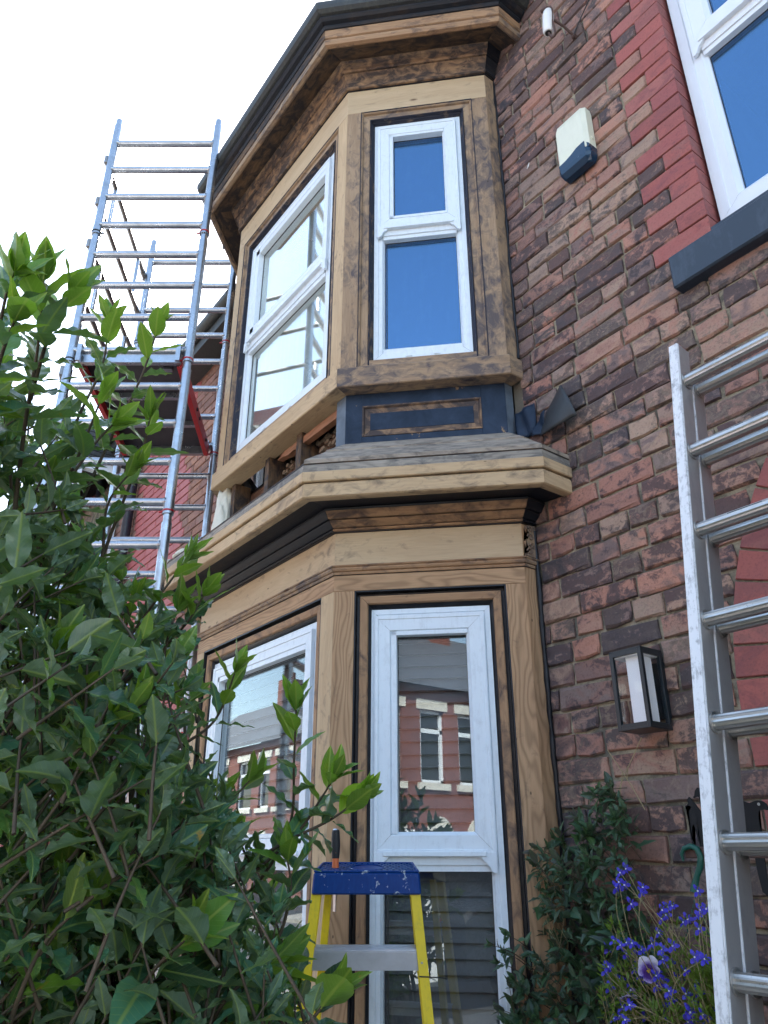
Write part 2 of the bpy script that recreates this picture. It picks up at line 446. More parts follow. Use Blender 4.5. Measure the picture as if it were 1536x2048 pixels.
GLASS_PALE = glassmat('window_glass_pale', 3.3, tint=(.95,.97,.96), add=.03, gt=(.95, .97, .95))
GLASS_SKYBLUE = glassmat('sky_tinted_glass', 1.6, tint=(.62,.72,.9), add=.15, gt=(.38, .68, .98))  # blue sky reflection painted in: tinted gloss plus a constant added share
GLASS_LAMP = glassmat('lamp_glass', .35, (.97, .97, .97), .0)

def leafmat(name, top, under, trans, vein, spots=.0, rough=.38, tr=.3, spec=.5):
    m = bpy.data.materials.new(name); m.use_nodes = True; nt = m.node_tree; nt.nodes.clear(); g = NG(nt)
    out = g.n('ShaderNodeOutputMaterial'); b = g.n('ShaderNodeBsdfPrincipled'); tl = g.n('ShaderNodeBsdfTranslucent')
    geo = g.n('ShaderNodeNewGeometry')
    oi = g.n('ShaderNodeObjectInfo').outputs['Location']; at_ = g.n('ShaderNodeAttribute', attribute_name='bid').outputs['Vector']
    wnn = g.n('ShaderNodeTexWhiteNoise', noise_dimensions='3D'); g.l(g.vmath('ADD', oi, at_), wnn.inputs[0])
    sc = g.n('ShaderNodeSeparateColor'); g.l(wnn.outputs['Color'], sc.inputs[0])
    uv = g.n('ShaderNodeSeparateXYZ'); g.l(g.n('ShaderNodeUVMap').outputs[0], uv.inputs[0])
    # per leaf tone
    tone = g.mix(sc.outputs[0], [c * .35 for c in top], [c * 1.9 for c in top])
    young = g.ramp(sc.outputs[1], [(.8, 0.0), (.97, 1.0)])
    tone = g.mix(g.math('MULTIPLY', young, .7), tone, trans)
    und = g.mix(sc.outputs[0], [c * .75 for c in under], [c * 1.2 for c in under])
    col = g.mix(geo.outputs['Backfacing'], tone, und)
    av = g.math('ABSOLUTE', uv.outputs[1], 0)
    mid = g.ramp(av, [(.025, 1.0), (.06, 0.0)])
    # side veins: oblique stripes
    sv = g.math('SINE', g.math('MULTIPLY', g.math('SUBTRACT', uv.outputs[0], g.math('MULTIPLY', av, .55)), 62.0))
    side = g.math('MULTIPLY', g.ramp(sv, [(.9, 0.0), (1.0, 1.0)]), .45)
    vm = g.math('MAXIMUM', mid, side)
    col = g.mix(g.math('MULTIPLY', vm, .7), col, vein)
    P = pos(g)
    n = g.noise(P, 60, 4, .6)
    if spots:
        sm = g.math('MULTIPLY', g.ramp(g.noise(P, 28, 4, .6, .5), [(.66, 0.0), (.7, 1.0)]), g.ramp(sc.outputs[2], [(1 - spots, 0.0), (1 - spots + .02, 1.0)]))
        col = g.mix(sm, col, (.35, .22, .03))
    g.l(col, b.inputs['Base Color'])
    g.l(g.math('ADD', g.math('MULTIPLY', n, .2), rough - .1), b.inputs['Roughness'])
    b.inputs['Specular IOR Level'].default_value = spec
    bp = g.bump(g.math('SUBTRACT', g.math('MULTIPLY', n, .5), g.math('MULTIPLY', vm, .8)), .5, .0012); g.l(bp, b.inputs['Normal'])
    g.l(g.mix(g.math('MULTIPLY', vm, .5), trans, vein), tl.inputs[0])
    mx = g.n('ShaderNodeMixShader'); mx.inputs[0].default_value = tr
    g.l(b.outputs[0], mx.inputs[1]); g.l(tl.outputs[0], mx.inputs[2]); g.l(mx.outputs[0], out.inputs[0])
    return m
LEAF = leafmat('laurel_leaf', (.030, .098, .060), (.12, .20, .14), (.20, .38, .03), (.26, .36, .09), .25, .34, .26, .5)
LEAF_YOUNG = leafmat('laurel_young_leaf', (.06, .16, .02), (.12, .22, .05), (.30, .50, .03), (.35, .45, .08), .2, .35, .42)
LEAF_CLIMB = leafmat('climber_leaf', (.035, .085, .045), (.09, .08, .075), (.10, .2, .05), (.09, .14, .06), 0, .4, .25, .7)
LEAF_LIME = leafmat('bedding_leaf', (.09, .16, .015), (.12, .2, .05), (.3, .42, .02), (.2, .3, .05), 0, .5, .3)
STEM = simple('stem', (.07, .05, .03), .7, .3, 80)
STEM_DRY = simple('dry_stem', (.32, .26, .14), .8, .3, 80)
LOB = simple('lobelia_petal', (.045, .03, .46), .5, .3, 90, .1); LOBW = simple('lobelia_eye', (.6, .6, .8), .6, .1)

def pansymat():
    m, nt, b, out = mat('pansy_petal'); g = NG(nt)
    uv = g.n('ShaderNodeUVMap').outputs[0]; ln = g.n('ShaderNodeVectorMath', operation='LENGTH'); g.l(uv, ln.inputs[0])
    n = g.noise(uv, 9, 3, .6)
    d = g.math('ADD', ln.outputs['Value'], g.math('MULTIPLY', g.math('SUBTRACT', n, .5), .35))
    sp = g.n('ShaderNodeSeparateXYZ'); g.l(uv, sp.inputs[0])
    d = g.math('ADD', d, g.math('MULTIPLY', sp.outputs[1], .25))
    g.l(g.ramp(d, [(.0, (.75, .5, .02)), (.1, (.75, .5, .02)), (.13, (.05, .01, .12)), (.42, (.09, .03, .3)), (.62, (.4, .34, .7)), (.8, (.72, .7, .85))]), b.inputs['Base Color'])
    setp(b, .6); return m
PANSY = pansymat()

# ================================================================== HOUSE
house = empty('brick_house', (-1.7, 0, 0), 'terraced house of mottled dark and red brick with a stripped two storey timber bay window', 'house')

# ---- openings in the front wall (y = 0)
XL, XR = -4.25, 1.6        # this house's stretch of the terrace
BAY_L, BAY_R = -3.9197, -1.7424
COURSE = .0759; Z_TOPJ = 4.697
ARC_C = (.116, 1.95); ARC_R = 1.195; ARC_IN = .985
WIN = (-.865, .35, 3.455, 5.15)

def wall_panel(x0, x1, z0, z1, y0=.009, y1=.26):
    m = MB(); m.box(I4, x0, x1, y0, y1, z0, z1); return m
def joined(parts, name, material, parent, **kw):
    m = MB()
    for (x0, x1, y0, y1, z0, z1) in parts: m.box(I4, x0, x1, y0, y1, z0, z1)
    return m.build(name, material, parent, **kw)

# mortar wall with holes for the bay, the first floor window and the arched doorway
joined([(XL, BAY_L + .05, .0125, .26, 0, 5.95), (BAY_L + .05, BAY_R - .05, .0125, .26, 5.15, 5.95), (BAY_R - .05, -1.079, .0125, .26, 0, 5.95),
        (BAY_L + .05, BAY_R - .05, .0125, .26, 0, .9),
        (-1.079, WIN[0] - .006, .0125, .26, 3.1, 5.95), (WIN[0], WIN[1], .0125, .26, WIN[3], 5.95), (WIN[0], WIN[1], .0125, .26, 3.1, WIN[2] - .02),
        (WIN[1], XR, .0125, .26, 3.1, 5.95), (1.08, XR, .0125, .26, 0, 3.1)], 'mortar_wall', MORTAR, house)
# spandrels round the arch
mb = MB(); poly = [(-1.079, 0), (-1.079, 3.1), (1.08, 3.1), (1.08, 0), (ARC_C[0] + ARC_IN, 0), (ARC_C[0] + ARC_IN, 1.95)]
for i in range(1, 25):
    a = math.pi * i / 25; poly.append((ARC_C[0] + ARC_IN * math.cos(a), 1.95 + ARC_IN * math.sin(a)))
poly += [(ARC_C[0] - ARC_IN, 1.95), (ARC_C[0] - ARC_IN, 0)]
mb.prism(poly, I4, .0105, .24); mb.build('arch_backing', MORTAR, house)

# ---- bricks
def brick_mesh(name, L, H=.0655, D=.03, seed=0, bev=.004, jit=.0016, mt=None):
    r = random.Random(seed)
    vs = []; 
    def ring(y, inx, inz, n=3):
        out = []
        x0, x1, z0, z1 = -L / 2 + inx, L / 2 - inx, -H / 2 + inz, H / 2 - inz
        pts = [(x0, z0), ((x0 + x1) / 2, z0), (x1, z0), (x1, (z0 + z1) / 2), (x1, z1), ((x0 + x1) / 2, z1), (x0, z1), (x0, (z0 + z1) / 2)]
        for (x, z) in pts: out.append((x + r.uniform(-jit, jit), y + r.uniform(-jit, jit) * .5, z + r.uniform(-jit, jit)))
        return out
    vs += ring(D, 0, 0); vs += ring(bev, 0, 0); vs += ring(0, bev * .8, bev * .8)
    fs = []
    for k in range(2):
        for i in range(8):
            j = (i + 1) % 8; fs.append((k * 8 + i, k * 8 + j, (k + 1) * 8 + j, (k + 1) * 8 + i))
    c = len(vs); vs.append((0, r.uniform(-.001, .001), 0))
    for i in range(8): fs.append((16 + i, 16 + (i + 1) % 8, c))
    me = bpy.data.meshes.new(name); me.from_pydata(vs, [], fs)
    bm = bmesh.new(); bm.from_mesh(me); bmesh.ops.recalc_face_normals(bm, faces=bm.faces); bm.to_mesh(me); bm.free()
    if mt: me.materials.append(mt)
    return me

def arc_left(z):
    if z <= ARC_C[1]: return None
    d = z - ARC_C[1]
    return ARC_C[0] - math.sqrt(ARC_R ** 2 - d * d) if d < ARC_R else None

def project(p):
    d = Vector(p) - CAM; z = d.dot(Ff)
    if z < .1: return None
    return 768 + FPX * d.dot(Rr) / z, 1024 - FPX * d.dot(Uu) / z, z

def visible(p, m=40):
    q = project(p)
    return q is not None and -m < q[0] < 1536 + m and -m < q[1] < 2048 + m

bricks = []   # (x0,x1,zc,kind)
rb = random.Random(11)
zj = Z_TOPJ + 17 * COURSE; k = 17
while zj > .1:
    ztop = zj; zc = zj - COURSE / 2; zb = zj - COURSE
    # spans available on this course
    spans = []
    right = XR
    segs = []
    if zc > .9 and zc < 5.15: segs += [(XL, BAY_L + .03), (BAY_R + .004, right)]
    else: segs += [(XL, right)]
    out = []
    odd = k % 2
    for (a, b) in segs:
        if b < -3: out.append((a, b, 'c')); continue
        if 3.455 < zc < 5.15:
            # quoin column at the window reveal
            q = .215 if odd else .108
            out.append((a, WIN[0] - q - .006, 'c')); out.append((WIN[0] - q, WIN[0], 'q')); out.append((WIN[1] + .003, b, 'c'))
        elif 3.30 < zc <= 3.455:
            out.append((a, -1.012, 'c')); out.append((.5, b, 'c'))
        elif zc < 1.95:
            q = .215 if odd else .11
            out.append((a, -.855 - q - .008, 'c')); out.append((-.855 - q, -.87 + .015, 'q')); out.append((1.08, b, 'c'))
        else:
            al = arc_left(zc)
            if al is not None and al > a + .05:
                out.append((a, al - .012, 'c')); out.append((2 * ARC_C[0] - al + .012, b, 'c'))
            else: out.append((a, b, 'c'))
    hdr_row = (k % 4 == 1)
    for (a, b, t) in out:
        if t == 'q':
            bricks.append((a, b, zc, 'q')); continue
        x = b; first = True
        while x > a + .02:
            if hdr_row: L = .1035
            else: L = .2145 if rb.random() > .3 else .1035
            if first: L = rb.choice((.215, .1035, .16)) if not odd else rb.choice((.1035, .2145)); first = False
            L *= rb.uniform(.975, 1.02)
            x0 = max(a, x - L)
            if x - x0 > .02: bricks.append((x0, x, zc, 'c'))
            x = x0 - rb.uniform(.008, .0125)
    zj -= COURSE; k -= 1

variants = {}
def get_variant(L, t):
    key = (min(.215, round(L / .03) * .03), t)
    if key not in variants:
        variants[key] = [brick_mesh('brick', max(key[0], .03), seed=i + int(key[0] * 1000), mt=(BRICK if t == 'c' else BRICK_RED), jit=(.0042 if t == 'c' else .0008), bev=(.006 if t == 'c' else .0025), D=(.03 if t == 'c' else .105)) for i in range(5)]
    return key[0], rb.choice(variants[key])
def brick_M(x0, x1, zc, t):
    yo = rb.uniform(-.003, .003) if t == 'c' else rb.uniform(-.001, .001)
    hh = (COURSE - (.0095 if t == 'c' else .0045)) / .0655 * rb.uniform(.97, 1.02)
    return Vector(((x0 + x1) / 2, yo, zc + rb.uniform(-.001, .001))), hh, rb.uniform(-.008, .008) if t == 'c' else 0

scored = []
for bk in bricks:
    c = ((bk[0] + bk[1]) / 2, 0, bk[2])
    q = project(c)
    s = 0
    if q and visible(c):
        s = (bk[1] - bk[0]) / q[2] ** 2
        if c[0] < -3: s *= .2
    scored.append((s, bk))
scored.sort(key=lambda t: -t[0])

def make_joined(name, items, material, parent):
    """items: (mesh, Matrix) joined into one mesh with a per-piece id attribute"""
    V = []; F = []; B = []; n = 0
    cache = {}
    UVs = []; hasuv = items and items[0][0].uv_layers
    for me, M in items:
        if me.name not in cache:
            co = np.empty(len(me.vertices) * 3); me.vertices.foreach_get('co', co)
            uvd = None
            if hasuv:
                uvd = np.empty(len(me.loops) * 2); me.uv_layers[0].data.foreach_get('uv', uvd)
            cache[me.name] = (co.reshape(-1, 3), [tuple(p.vertices) for p in me.polygons], uvd)
        co, fs, uvd = cache[me.name]
        A = np.array(M); c2 = co @ A[:3, :3].T + A[:3, 3]
        V.append(c2); F += [tuple(n + i for i in f) for f in fs]
        B.append(np.repeat(A[:3, 3][None, :], len(co), 0)); n += len(co)
        if hasuv: UVs.append(uvd)
    me = bpy.data.meshes.new(name); V = np.concatenate(V)
    me.from_pydata(V.tolist(), [], F)
    a = me.attributes.new('bid', 'FLOAT_VECTOR', 'POINT'); a.data.foreach_set('vector', np.concatenate(B).ravel())
    if hasuv:
        ul = me.uv_layers.new(name='UVMap'); ul.data.foreach_set('uv', np.concatenate(UVs))
    me.materials.append(material)
    return link(name, me, None, parent, kind='stuff')

rest = {'c': [], 'q': []}
nb = 0
vouss = []
r_mid = (ARC_R + ARC_IN) / 2
na = int(math.pi * ARC_R / .0905)
vm = {}
for i in range(na):
    a0 = math.pi * (i + .5) / na
    cx, cz = ARC_C[0] + r_mid * math.cos(a0), ARC_C[1] + r_mid * math.sin(a0)
    vouss.append((cx, cz, a0))
for s, (x0, x1, zc, t) in scored:
    L, me = get_variant(x1 - x0, t)
    p, hh, rz = brick_M(x0, x1, zc, t)
    sx = (x1 - x0) / L
    M = Matrix.Translation(p) @ Matrix.Rotation(rz, 4, 'Y') @ Matrix.Diagonal((sx, 1, hh, 1))
    if nb < 272 and s > 0:
        o = link('brick', me, None, house, keep=False)
        o.matrix_parent_inverse = world_m(house).inverted()
        o.location = p; o.rotation_euler = (0, rz, 0); o.scale = (sx, 1, hh); nb += 1
    else: rest[t].append((me, M))
make_joined('brickwork', rest['c'], BRICK, house)
make_joined('quoin_brickwork', rest['q'], BRICK_RED, house)
# voussoirs of the red arch: wedge shaped
def vou_mesh():
    a = math.pi / na * .925 / 2; vs = []
    for y, e in ((.03, 0), (.003, 0), (0, .0025)):
        for rr, sg in ((ARC_IN + e, -1), (ARC_R - e, -1), (ARC_R - e, 1), (ARC_IN + e, 1)):
            vs.append((rr * math.cos(a * sg) - r_mid, y, rr * math.sin(a * sg) + (-e * sg)))
    fs = []
    for kk in range(2):
        for i in range(4):
            j = (i + 1) % 4; fs.append((kk * 4 + i, kk * 4 + j, kk * 4 + 4 + j, kk * 4 + 4 + i))
    fs.append((8, 9, 10, 11))
    me = bpy.data.meshes.new('brick'); me.from_pydata(vs, [], fs)
    bm = bmesh.new(); bm.from_mesh(me); bmesh.ops.recalc_face_normals(bm, faces=bm.faces); bm.to_mesh(me); bm.free()
    me.materials.append(BRICK_RED); return me
VM = vou_mesh(); restv = []
for cx, cz, a0 in vouss:
    if cx < -.6 and nb < 298:
        o = link('brick', VM, None, house, loc=(cx, 0, cz), rot=(0, -a0, 0)); nb += 1
    else:
        restv.append((VM, Matrix.Translation((cx, 0, cz)) @ Matrix.Rotation(-a0, 4, 'Y')))
make_joined('arch_brickwork', restv, BRICK_RED, house)
# roof, eaves, room shell
rf = MB()
rf.add([(XL, -.35, 5.9), (XR + 3, -.35, 5.9), (XR + 3, 4.2, 9.0), (XL, 4.2, 9.0), (XL, 8.7, 5.9), (XR + 3, 8.7, 5.9),
        (XL, -.35, 5.8), (XR + 3, -.35, 5.8), (XL, 8.7, 5.8), (XR + 3, 8.7, 5.8)],
       [(0, 1, 2, 3), (3, 2, 5, 4), (6, 8, 9, 7), (0, 6, 7, 1), (4, 5, 9, 8), (1, 7, 9, 5, 2), (0, 3, 4, 8, 6)])
roof = rf.build('roof', SLATE, house)
joined([(XR, XR + 3, .009, .26, 0, 5.9), (XL, XR + 3, 8.2, 8.45, 0, 5.85), (XR + 2.75, XR + 3, .26, 8.2, 0, 5.85)], 'rear_wall', MORTAR, house)
rm = MB()
# rooms behind the bay, shell only (open to the bay)
def shell(m, x0, x1, y0, y1, z0, z1, t=.05):
    m.box(I4, x0 - t, x0, y0, y1, z0, z1); m.box(I4, x1, x1 + t, y0, y1, z0, z1); m.box(I4, x0, x1, y1, y1 + t, z0, z1)
    m.box(I4, x0, x1, y0, y1 + t, z0 - t, z0); m.box(I4, x0, x1, y0, y1 + t, z1, z1 + t)
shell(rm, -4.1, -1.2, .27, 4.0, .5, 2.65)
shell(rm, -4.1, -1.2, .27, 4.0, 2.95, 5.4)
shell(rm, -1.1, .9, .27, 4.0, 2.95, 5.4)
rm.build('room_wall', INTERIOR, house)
door = joined([(-.28, .52, .30, .34, .12, 2.12)], 'front_door', plastic('door_green', (.02, .06, .05), .4, .2), house, bevel=.003)
for (x0, x1, z0, z1) in ((-.18, .07, .3, .95), (.17, .42, .3, .95), (-.18, .07, 1.15, 1.95), (.17, .42, 1.15, 1.95)):
    m = MB(); m.box(I4, x0, x1, .288, .299, z0, z1); m.build('door_panel', bpy.data.materials['door_green'], door, bevel=.004)
m = MB(); m.tube([(.45, .28, 1.05), (.45, .24, 1.05)], .022, 12); m.build('door_knob', ALU_MATT, door)
joined([(-1.0, -.30, .31, .36, 0, 3.0), (.54, 1.1, .31, .36, 0, 3.0), (-.30, .54, .31, .36, 2.16, 3.0)], 'porch_wall', STONE, house)
joined([(-.34, -.285, .27, .33, 0, 2.16), (.525, .58, .27, .33, 0, 2.16), (-.34, .58, .27, .33, 2.125, 2.18)], 'door_frame', UPVC_CLEAN, house)

# ================================================================== BAY WINDOW (part of the house)
q45 = math.sqrt(.5)
FW = .6974; FL = 1.1911
PA = Vector((-1.7424, -.0629, 0)); PB = PA + Vector((-q45, -q45, 0)) * FW
PC = PB + Vector((-FL, 0, 0)); PD = PC + Vector((-q45, q45, 0)) * FW
PATH = [Vector((-1.7424, 0, 0)), PA, PB, PC, PD, Vector((PD.x, 0, 0))]
NRM = []
for i in range(5):
    d = (PATH[i + 1] - PATH[i]).normalized(); NRM.append(Vector((-d.y, d.x, 0)))
if NRM[2].y > 0: NRM = [-n for n in NRM]
LEN = [0]
for i in range(5): LEN.append(LEN[-1] + (PATH[i + 1] - PATH[i]).length)

def off(i, o):
    if i == 0: return PATH[0] + NRM[0] * o
    if i == 5: return PATH[5] + NRM[4] * o
    n1, n2 = NRM[i - 1], NRM[i]
    return PATH[i] + (n1 + n2) * (o / (1 + n1.dot(n2)))

def sweep(name, prof, material, parent=None, segs=(0, 1, 2, 3, 4), gap=.0006, bevel=0, mats=None, s_rng=None, **kw):
    """mitred moulding: one object per face of the bay. prof = closed list of (offset, z)"""
    obs = []
    for k in segs:
        m = MB(); n = len(prof)
        t = (PATH[k + 1] - PATH[k]).normalized()
        A = [off(k, o) + t * gap + Zz * z for o, z in prof]; B = [off(k + 1, o) - t * gap + Zz * z for o, z in prof]
        if s_rng and k in s_rng:
            s0, s1 = s_rng[k]
            if s0 is not None: A = [PATH[k] + t * s0 + NRM[k] * o + Zz * z for o, z in prof]
            if s1 is not None: B = [PATH[k] + t * s1 + NRM[k] * o + Zz * z for o, z in prof]
        vs = A + B; fs = []; uv = []; vv = 0
        for i in range(n):
            j = (i + 1) % n
            dl = math.hypot(prof[i][0] - prof[j][0], prof[i][1] - prof[j][1])
            fs.append((i, j, n + j, n + i))
            uv.append([(A[i].dot(t), vv), (A[j].dot(t), vv + dl), (B[j].dot(t), vv + dl), (B[i].dot(t), vv)]); vv += dl
        m.add(vs, fs, uv)
        bm = bmesh.new()
        for side in (A, B):
            fv = [bm.verts.new(p) for p in side]
            try: bm.faces.new(fv)
            except Exception: pass
        bmesh.ops.triangulate(bm, faces=bm.faces); bm.verts.index_update()
        m.add([v.co.copy() for v in bm.verts], [tuple(v.index for v in f.verts) for f in bm.faces]); bm.free()
        mt = (mats or {}).get(k, material)
        obs.append(m.build(name, mt, parent, bevel=bevel, **kw))
    return obs

def FM(k):
    """frame of face k: x = s along the path, y = outward, z up"""
    t = (PATH[k + 1] - PATH[k]).normalized(); n = NRM[k]
    M = Matrix((t, n, Zz)).transposed().to_4x4(); M.translation = PATH[k]
    return M
M1, M2, M3 = FM(1), FM(2), FM(3)
FMS = {0: FM(0), 1: M1, 2: M2, 3: M3, 4: FM(4)}

def board(name, k, s0, s1, o0, o1, z0, z1, material, parent, bevel=.0012, **kw):
    m = MB(); g = 'z' if (z1 - z0) > (s1 - s0) else 'x'
    m.box(FMS[k], s0, s1, o0, o1, z0, z1, grain=g, uo=RND.random() * 5)
    return m.build(name, material, parent, bevel=bevel, **kw)

def ring(name, k, s0, s1, z0, z1, prof, material, parent, sides='LTRB', gap=.0005, split=False, **kw):
    """rectangular mitred frame; prof = list of (inset, o) from outer back to inner back"""
    M = FMS[k]; res = []
    m = MB()
    def corner(c, ins):
        x = s0 + ins if c in (0, 3) else s1 - ins
        z = z0 + ins if c in (0, 1) else z1 - ins
        return x, z
    sd = {'B': (0, 1, 'x'), 'R': (1, 2, 'z'), 'T': (2, 3, 'x'), 'L': (3, 0, 'z')}
    for c in sides:
        a, b, gx = sd[c]
        if split: m = MB()
        vs = []; n = len(prof)
        for (q, sg) in ((a, 1), (b, -1)):
            for ins, o in prof:
                x, z = corner(q, ins)
                if gx == 'x': x += gap * sg * (1 if a == 0 else -1)
                else: z += gap * sg * (1 if a == 1 else -1)
                vs.append((x, o, z))
        fs = []; uv = []; vv = 0
        for i in range(n - 1):
            dl = math.hypot(prof[i][0] - prof[i + 1][0], prof[i][1] - prof[i + 1][1])
            f = (i, i + 1, n + i + 1, n + i); fs.append(f)
            ua = [vs[w][0] if gx == 'x' else vs[w][2] for w in f]
            uv.append([(ua[0], vv), (ua[1], vv + dl), (ua[2], vv + dl), (ua[3], vv)]); vv += dl
        m.add([M @ Vector(v) for v in vs], fs, uv)
        if split: res.append(m.build(name, material, parent, recalc=False, **kw))
    if split: return res
    return m.build(name, material, parent, recalc=False, **kw)

def window_unit(k, s0, s1, z0, z1, up, low, sash, tz, parent, o=-.04, blinds=None, name='window', horn=True, vents=True, fw=.05, clean=False, gmat=None):
    """upvc window: frame ring, opening top sash with horns, fixed light below. up/low = glass rects (s0,s1,z0,z1)"""
    M = FMS[k]; U = UPVC_CLEAN if clean else UPVC
    # outer frame: ring with stepped profile, outer edge to the glass of the fixed light
    fl = min(low[0] - s0, s1 - low[1])
    w = ring(name, k, s0, s1, z0, z1, [(0, o - .06), (0, o), (fl * .42, o), (fl * .42 + .003, o - .004), (fl * .8, o - .004), (fl, o - .018), (fl, o - .05)], U, parent)
    # bottom rail filler to raise the glass line
    def sub(nm, m, mt, bevel=.001): return m.build(nm, mt, w, bevel=bevel)
    m = MB(); m.box(M, s0 + fl * .9, s1 - fl * .9, o - .05, o - .005, z0 + .01, low[2]); sub('bottom_rail', m, U)
    # transom
    m = MB(); m.box(M, s0 + fl * .9, s1 - fl * .9, o - .05, o - .002, low[3], tz); m.box(M, s0 + fl * .9, s1 - fl * .9, o - .05, o + .004, low[3] + (tz - low[3]) * .35, tz); sub('transom', m, U)
    # top sash
    a0, a1, b0, b1 = sash
    iw = min(up[0] - a0, a1 - up[1])
    oo = o + .016
    sr = ring('sash', k, a0, a1, b0, b1, [(0, o - .02), (0, oo), (iw * .18, oo), (iw * .2, oo - .003), (iw * .82, oo - .003), (iw, oo - .016), (iw, o - .05)], U, w)
    # extra side/bottom rails where the glass is inset further than the common width
    m = MB(); ex = False
    if up[2] - b0 > iw + .004: m.box(M, a0 + iw * .9, a1 - iw * .9, o - .03, oo - .004, b0 + iw * .9, up[2]); ex = True
    if b1 - up[3] > iw + .004: m.box(M, a0 + iw * .9, a1 - iw * .9, o - .03, oo - .004, up[3], b1 - iw * .9); ex = True
    if up[0] - a0 > iw + .004: m.box(M, a0 + iw * .9, up[0], o - .03, oo - .004, b0 + iw * .9, b1 - iw * .9); ex = True
    if a1 - up[1] > iw + .004: m.box(M, up[1], a1 - iw * .9, o - .03, oo - .004, b0 + iw * .9, b1 - iw * .9); ex = True
    if ex: sub('sash_rail', m, U)
    # drip rail under the sash
    m = MB(); m.box(M, a0 + .03, a1 - .03, o - .01, oo + .008, b0 - .008, b0 + .006); sub('drip_rail', m, U)
    if horn:
        for sg, xs in ((1, a0), (-1, a1)):
            pl = [(0, 0), (.052, 0), (.05, -.012), (.042, -.022), (.030, -.030), (.022, -.042), (.016, -.055), (.006, -.060), (0, -.058)]
            m = MB(); m.prism([(xs + sg * x, b0 + .004 + z_) for x, z_ in pl], M, oo - .012, oo + .003); sub('horn', m, U)
    for (g0, g1, h0, h1), gy in ((up, o - .022), (low, o - .03)):
        m = MB(); m.box(M, g0 - .004, g1 + .004, gy - .004, gy, h0 - .004, h1 + .004); m.build('glass_pane', gmat or GLASS, w)
        gm = ring('gasket', k, g0 - .0015, g1 + .0015, h0 - .0015, h1 + .0015, [(0, gy + .004), (.0035, gy + .003), (.0035, gy)], GASKET, w)
    if vents:
        for f in (.36, .64):
            xm = s0 + (s1 - s0) * f; m = MB(); m.box(M, xm - .014, xm + .014, o - .002, o + .004, z0 + fl * .22, z0 + fl * .22 + .006); m.build('drain_cap', UPVC, w)
    return w

# ---- upper storey
ZU0, ZU1 = 3.475, 5.19
def face_boards(k, L, a0, a1, zs0, zs1, top_m, stile_ml, stile_mr, arch_m, zf):
    board('stile', k, .0006, a0, -.03, 0, zs0, zs1 - .0015, stile_mr, house)
    board('stile', k, a1, L - .0006, -.03, 0, zs0, zs1, stile_ml, house)
    board('frieze_board', k, .0006, L - .0006, -.03, 0.0, zs1 + .0008, zf, top_m, house)
    ring('architrave', k, a0, a1, zs0, zs1, [(0, -.03), (0, -.004), (.005, -.001), (.010, -.004), (.013, -.014), (.017, -.0145), (.042, -.0145), (.044, -.017), (.044, -.05)], arch_m, house, split=True)
    ring('reveal_moulding', k, a0 + .0445, a1 - .0445, zs0, zs1 - .0445, [(0, -.05), (0, -.012), (.003, -.010), (.006, -.013), (.008, -.026), (.012, -.028), (.015, -.036), (.0185, -.04), (.0185, -.09)], PAINT_MIX, house, split=True)
    ring('arris_bead', k, a0 - .0008, a1 + .0008, zs0 - .001, zs1 + .0008, [(0, -.01), (0, .0015), (.0035, .0015), (.0035, -.012)], PAINT_MIX, house, split=True, sides='LTR')
face_boards(1, FW, .073, .627, ZU0, 5.028, WOOD_FRIEZE, WOOD_STAIN, WOOD_STAIN, WOOD_STAIN, 5.19)
face_boards(2, FL, .081, 1.115, ZU0, 5.022, WOOD_FRIEZE, WOOD_LIGHT, WOOD_LIGHT, WOOD_STAIN, 5.19)
face_boards(3, FW, .07, .627, ZU0, 5.028, WOOD_FRIEZE, WOOD_STAIN, WOOD_STAIN, WOOD_STAIN, 5.19)
for k in (0, 4):
    m = MB(); m.box(FMS[k], .001, LEN[1] - .001, -.03, -.0002, ZU0, 5.19, grain='z'); m.build('return_board', WOOD_STAIN, house)

window_unit(1, .137, .562, 3.53, 4.962, (.226, .470, 4.336, 4.862), (.184, .507, 3.59, 4.205), (.160, .545, 4.262, 4.935), 4.262, house, gmat=GLASS_SKYBLUE)
window_unit(2, .172, 1.07, 3.54, 4.955, (.246, .955, 4.315, 4.85), (.232, 1.01, 3.60, 4.165), (.195, 1.04, 4.235, 4.93), 4.235, house, gmat=GLASS_PALE)
window_unit(3, .137, .562, 3.53, 4.962, (.226, .470, 4.336, 4.862), (.184, .507, 3.59, 4.205), (.160, .545, 4.262, 4.935), 4.262, house)

# cornice of the upper storey
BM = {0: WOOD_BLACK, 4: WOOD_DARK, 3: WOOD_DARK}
sweep('bead', [(-.02, 5.1945), (.014, 5.1945), (.019, 5.199), (.019, 5.205), (.012, 5.209), (-.02, 5.209)], WOOD_SMOKED, house, mats=BM)
sweep('cove_mould', [(-.02, 5.2125), (.014, 5.2125), (.017, 5.225), (.025, 5.248), (.036, 5.268), (.040, 5.277), (-.02, 5.277)], WOOD_SMOKED, house, mats=BM)
sweep('bed_mould', [(-.02, 5.284), (.0445, 5.284), (.049, 5.291), (.050, 5.306), (.060, 5.326), (.069, 5.337), (-.02, 5.337)], WOOD_SMOKED, house, mats=BM)
sweep('top_bead', [(-.02, 5.343), (.072, 5.343), (.077, 5.347), (.077, 5.354), (-.02, 5.358)], WOOD_STAIN, house, mats=BM)
sweep('joint_paint', [(-.03, 5.1905), (.005, 5.1905), (.006, 5.21), (.008, 5.24), (.030, 5.278), (.034, 5.290), (.058, 5.338), (.060, 5.352), (-.03, 5.352)], BLACKP, house)
sweep('joint_paint', [(.16, 5.326), (.186, 5.326), (.186, 5.337), (.16, 5.337)], BLACKP, house)
sweep('soffit_board', [(-.02, 5.362), (.06, 5.346), (.185, 5.298), (.185, 5.312), (.06, 5.38), (-.02, 5.38)], WOOD_DARK, house)
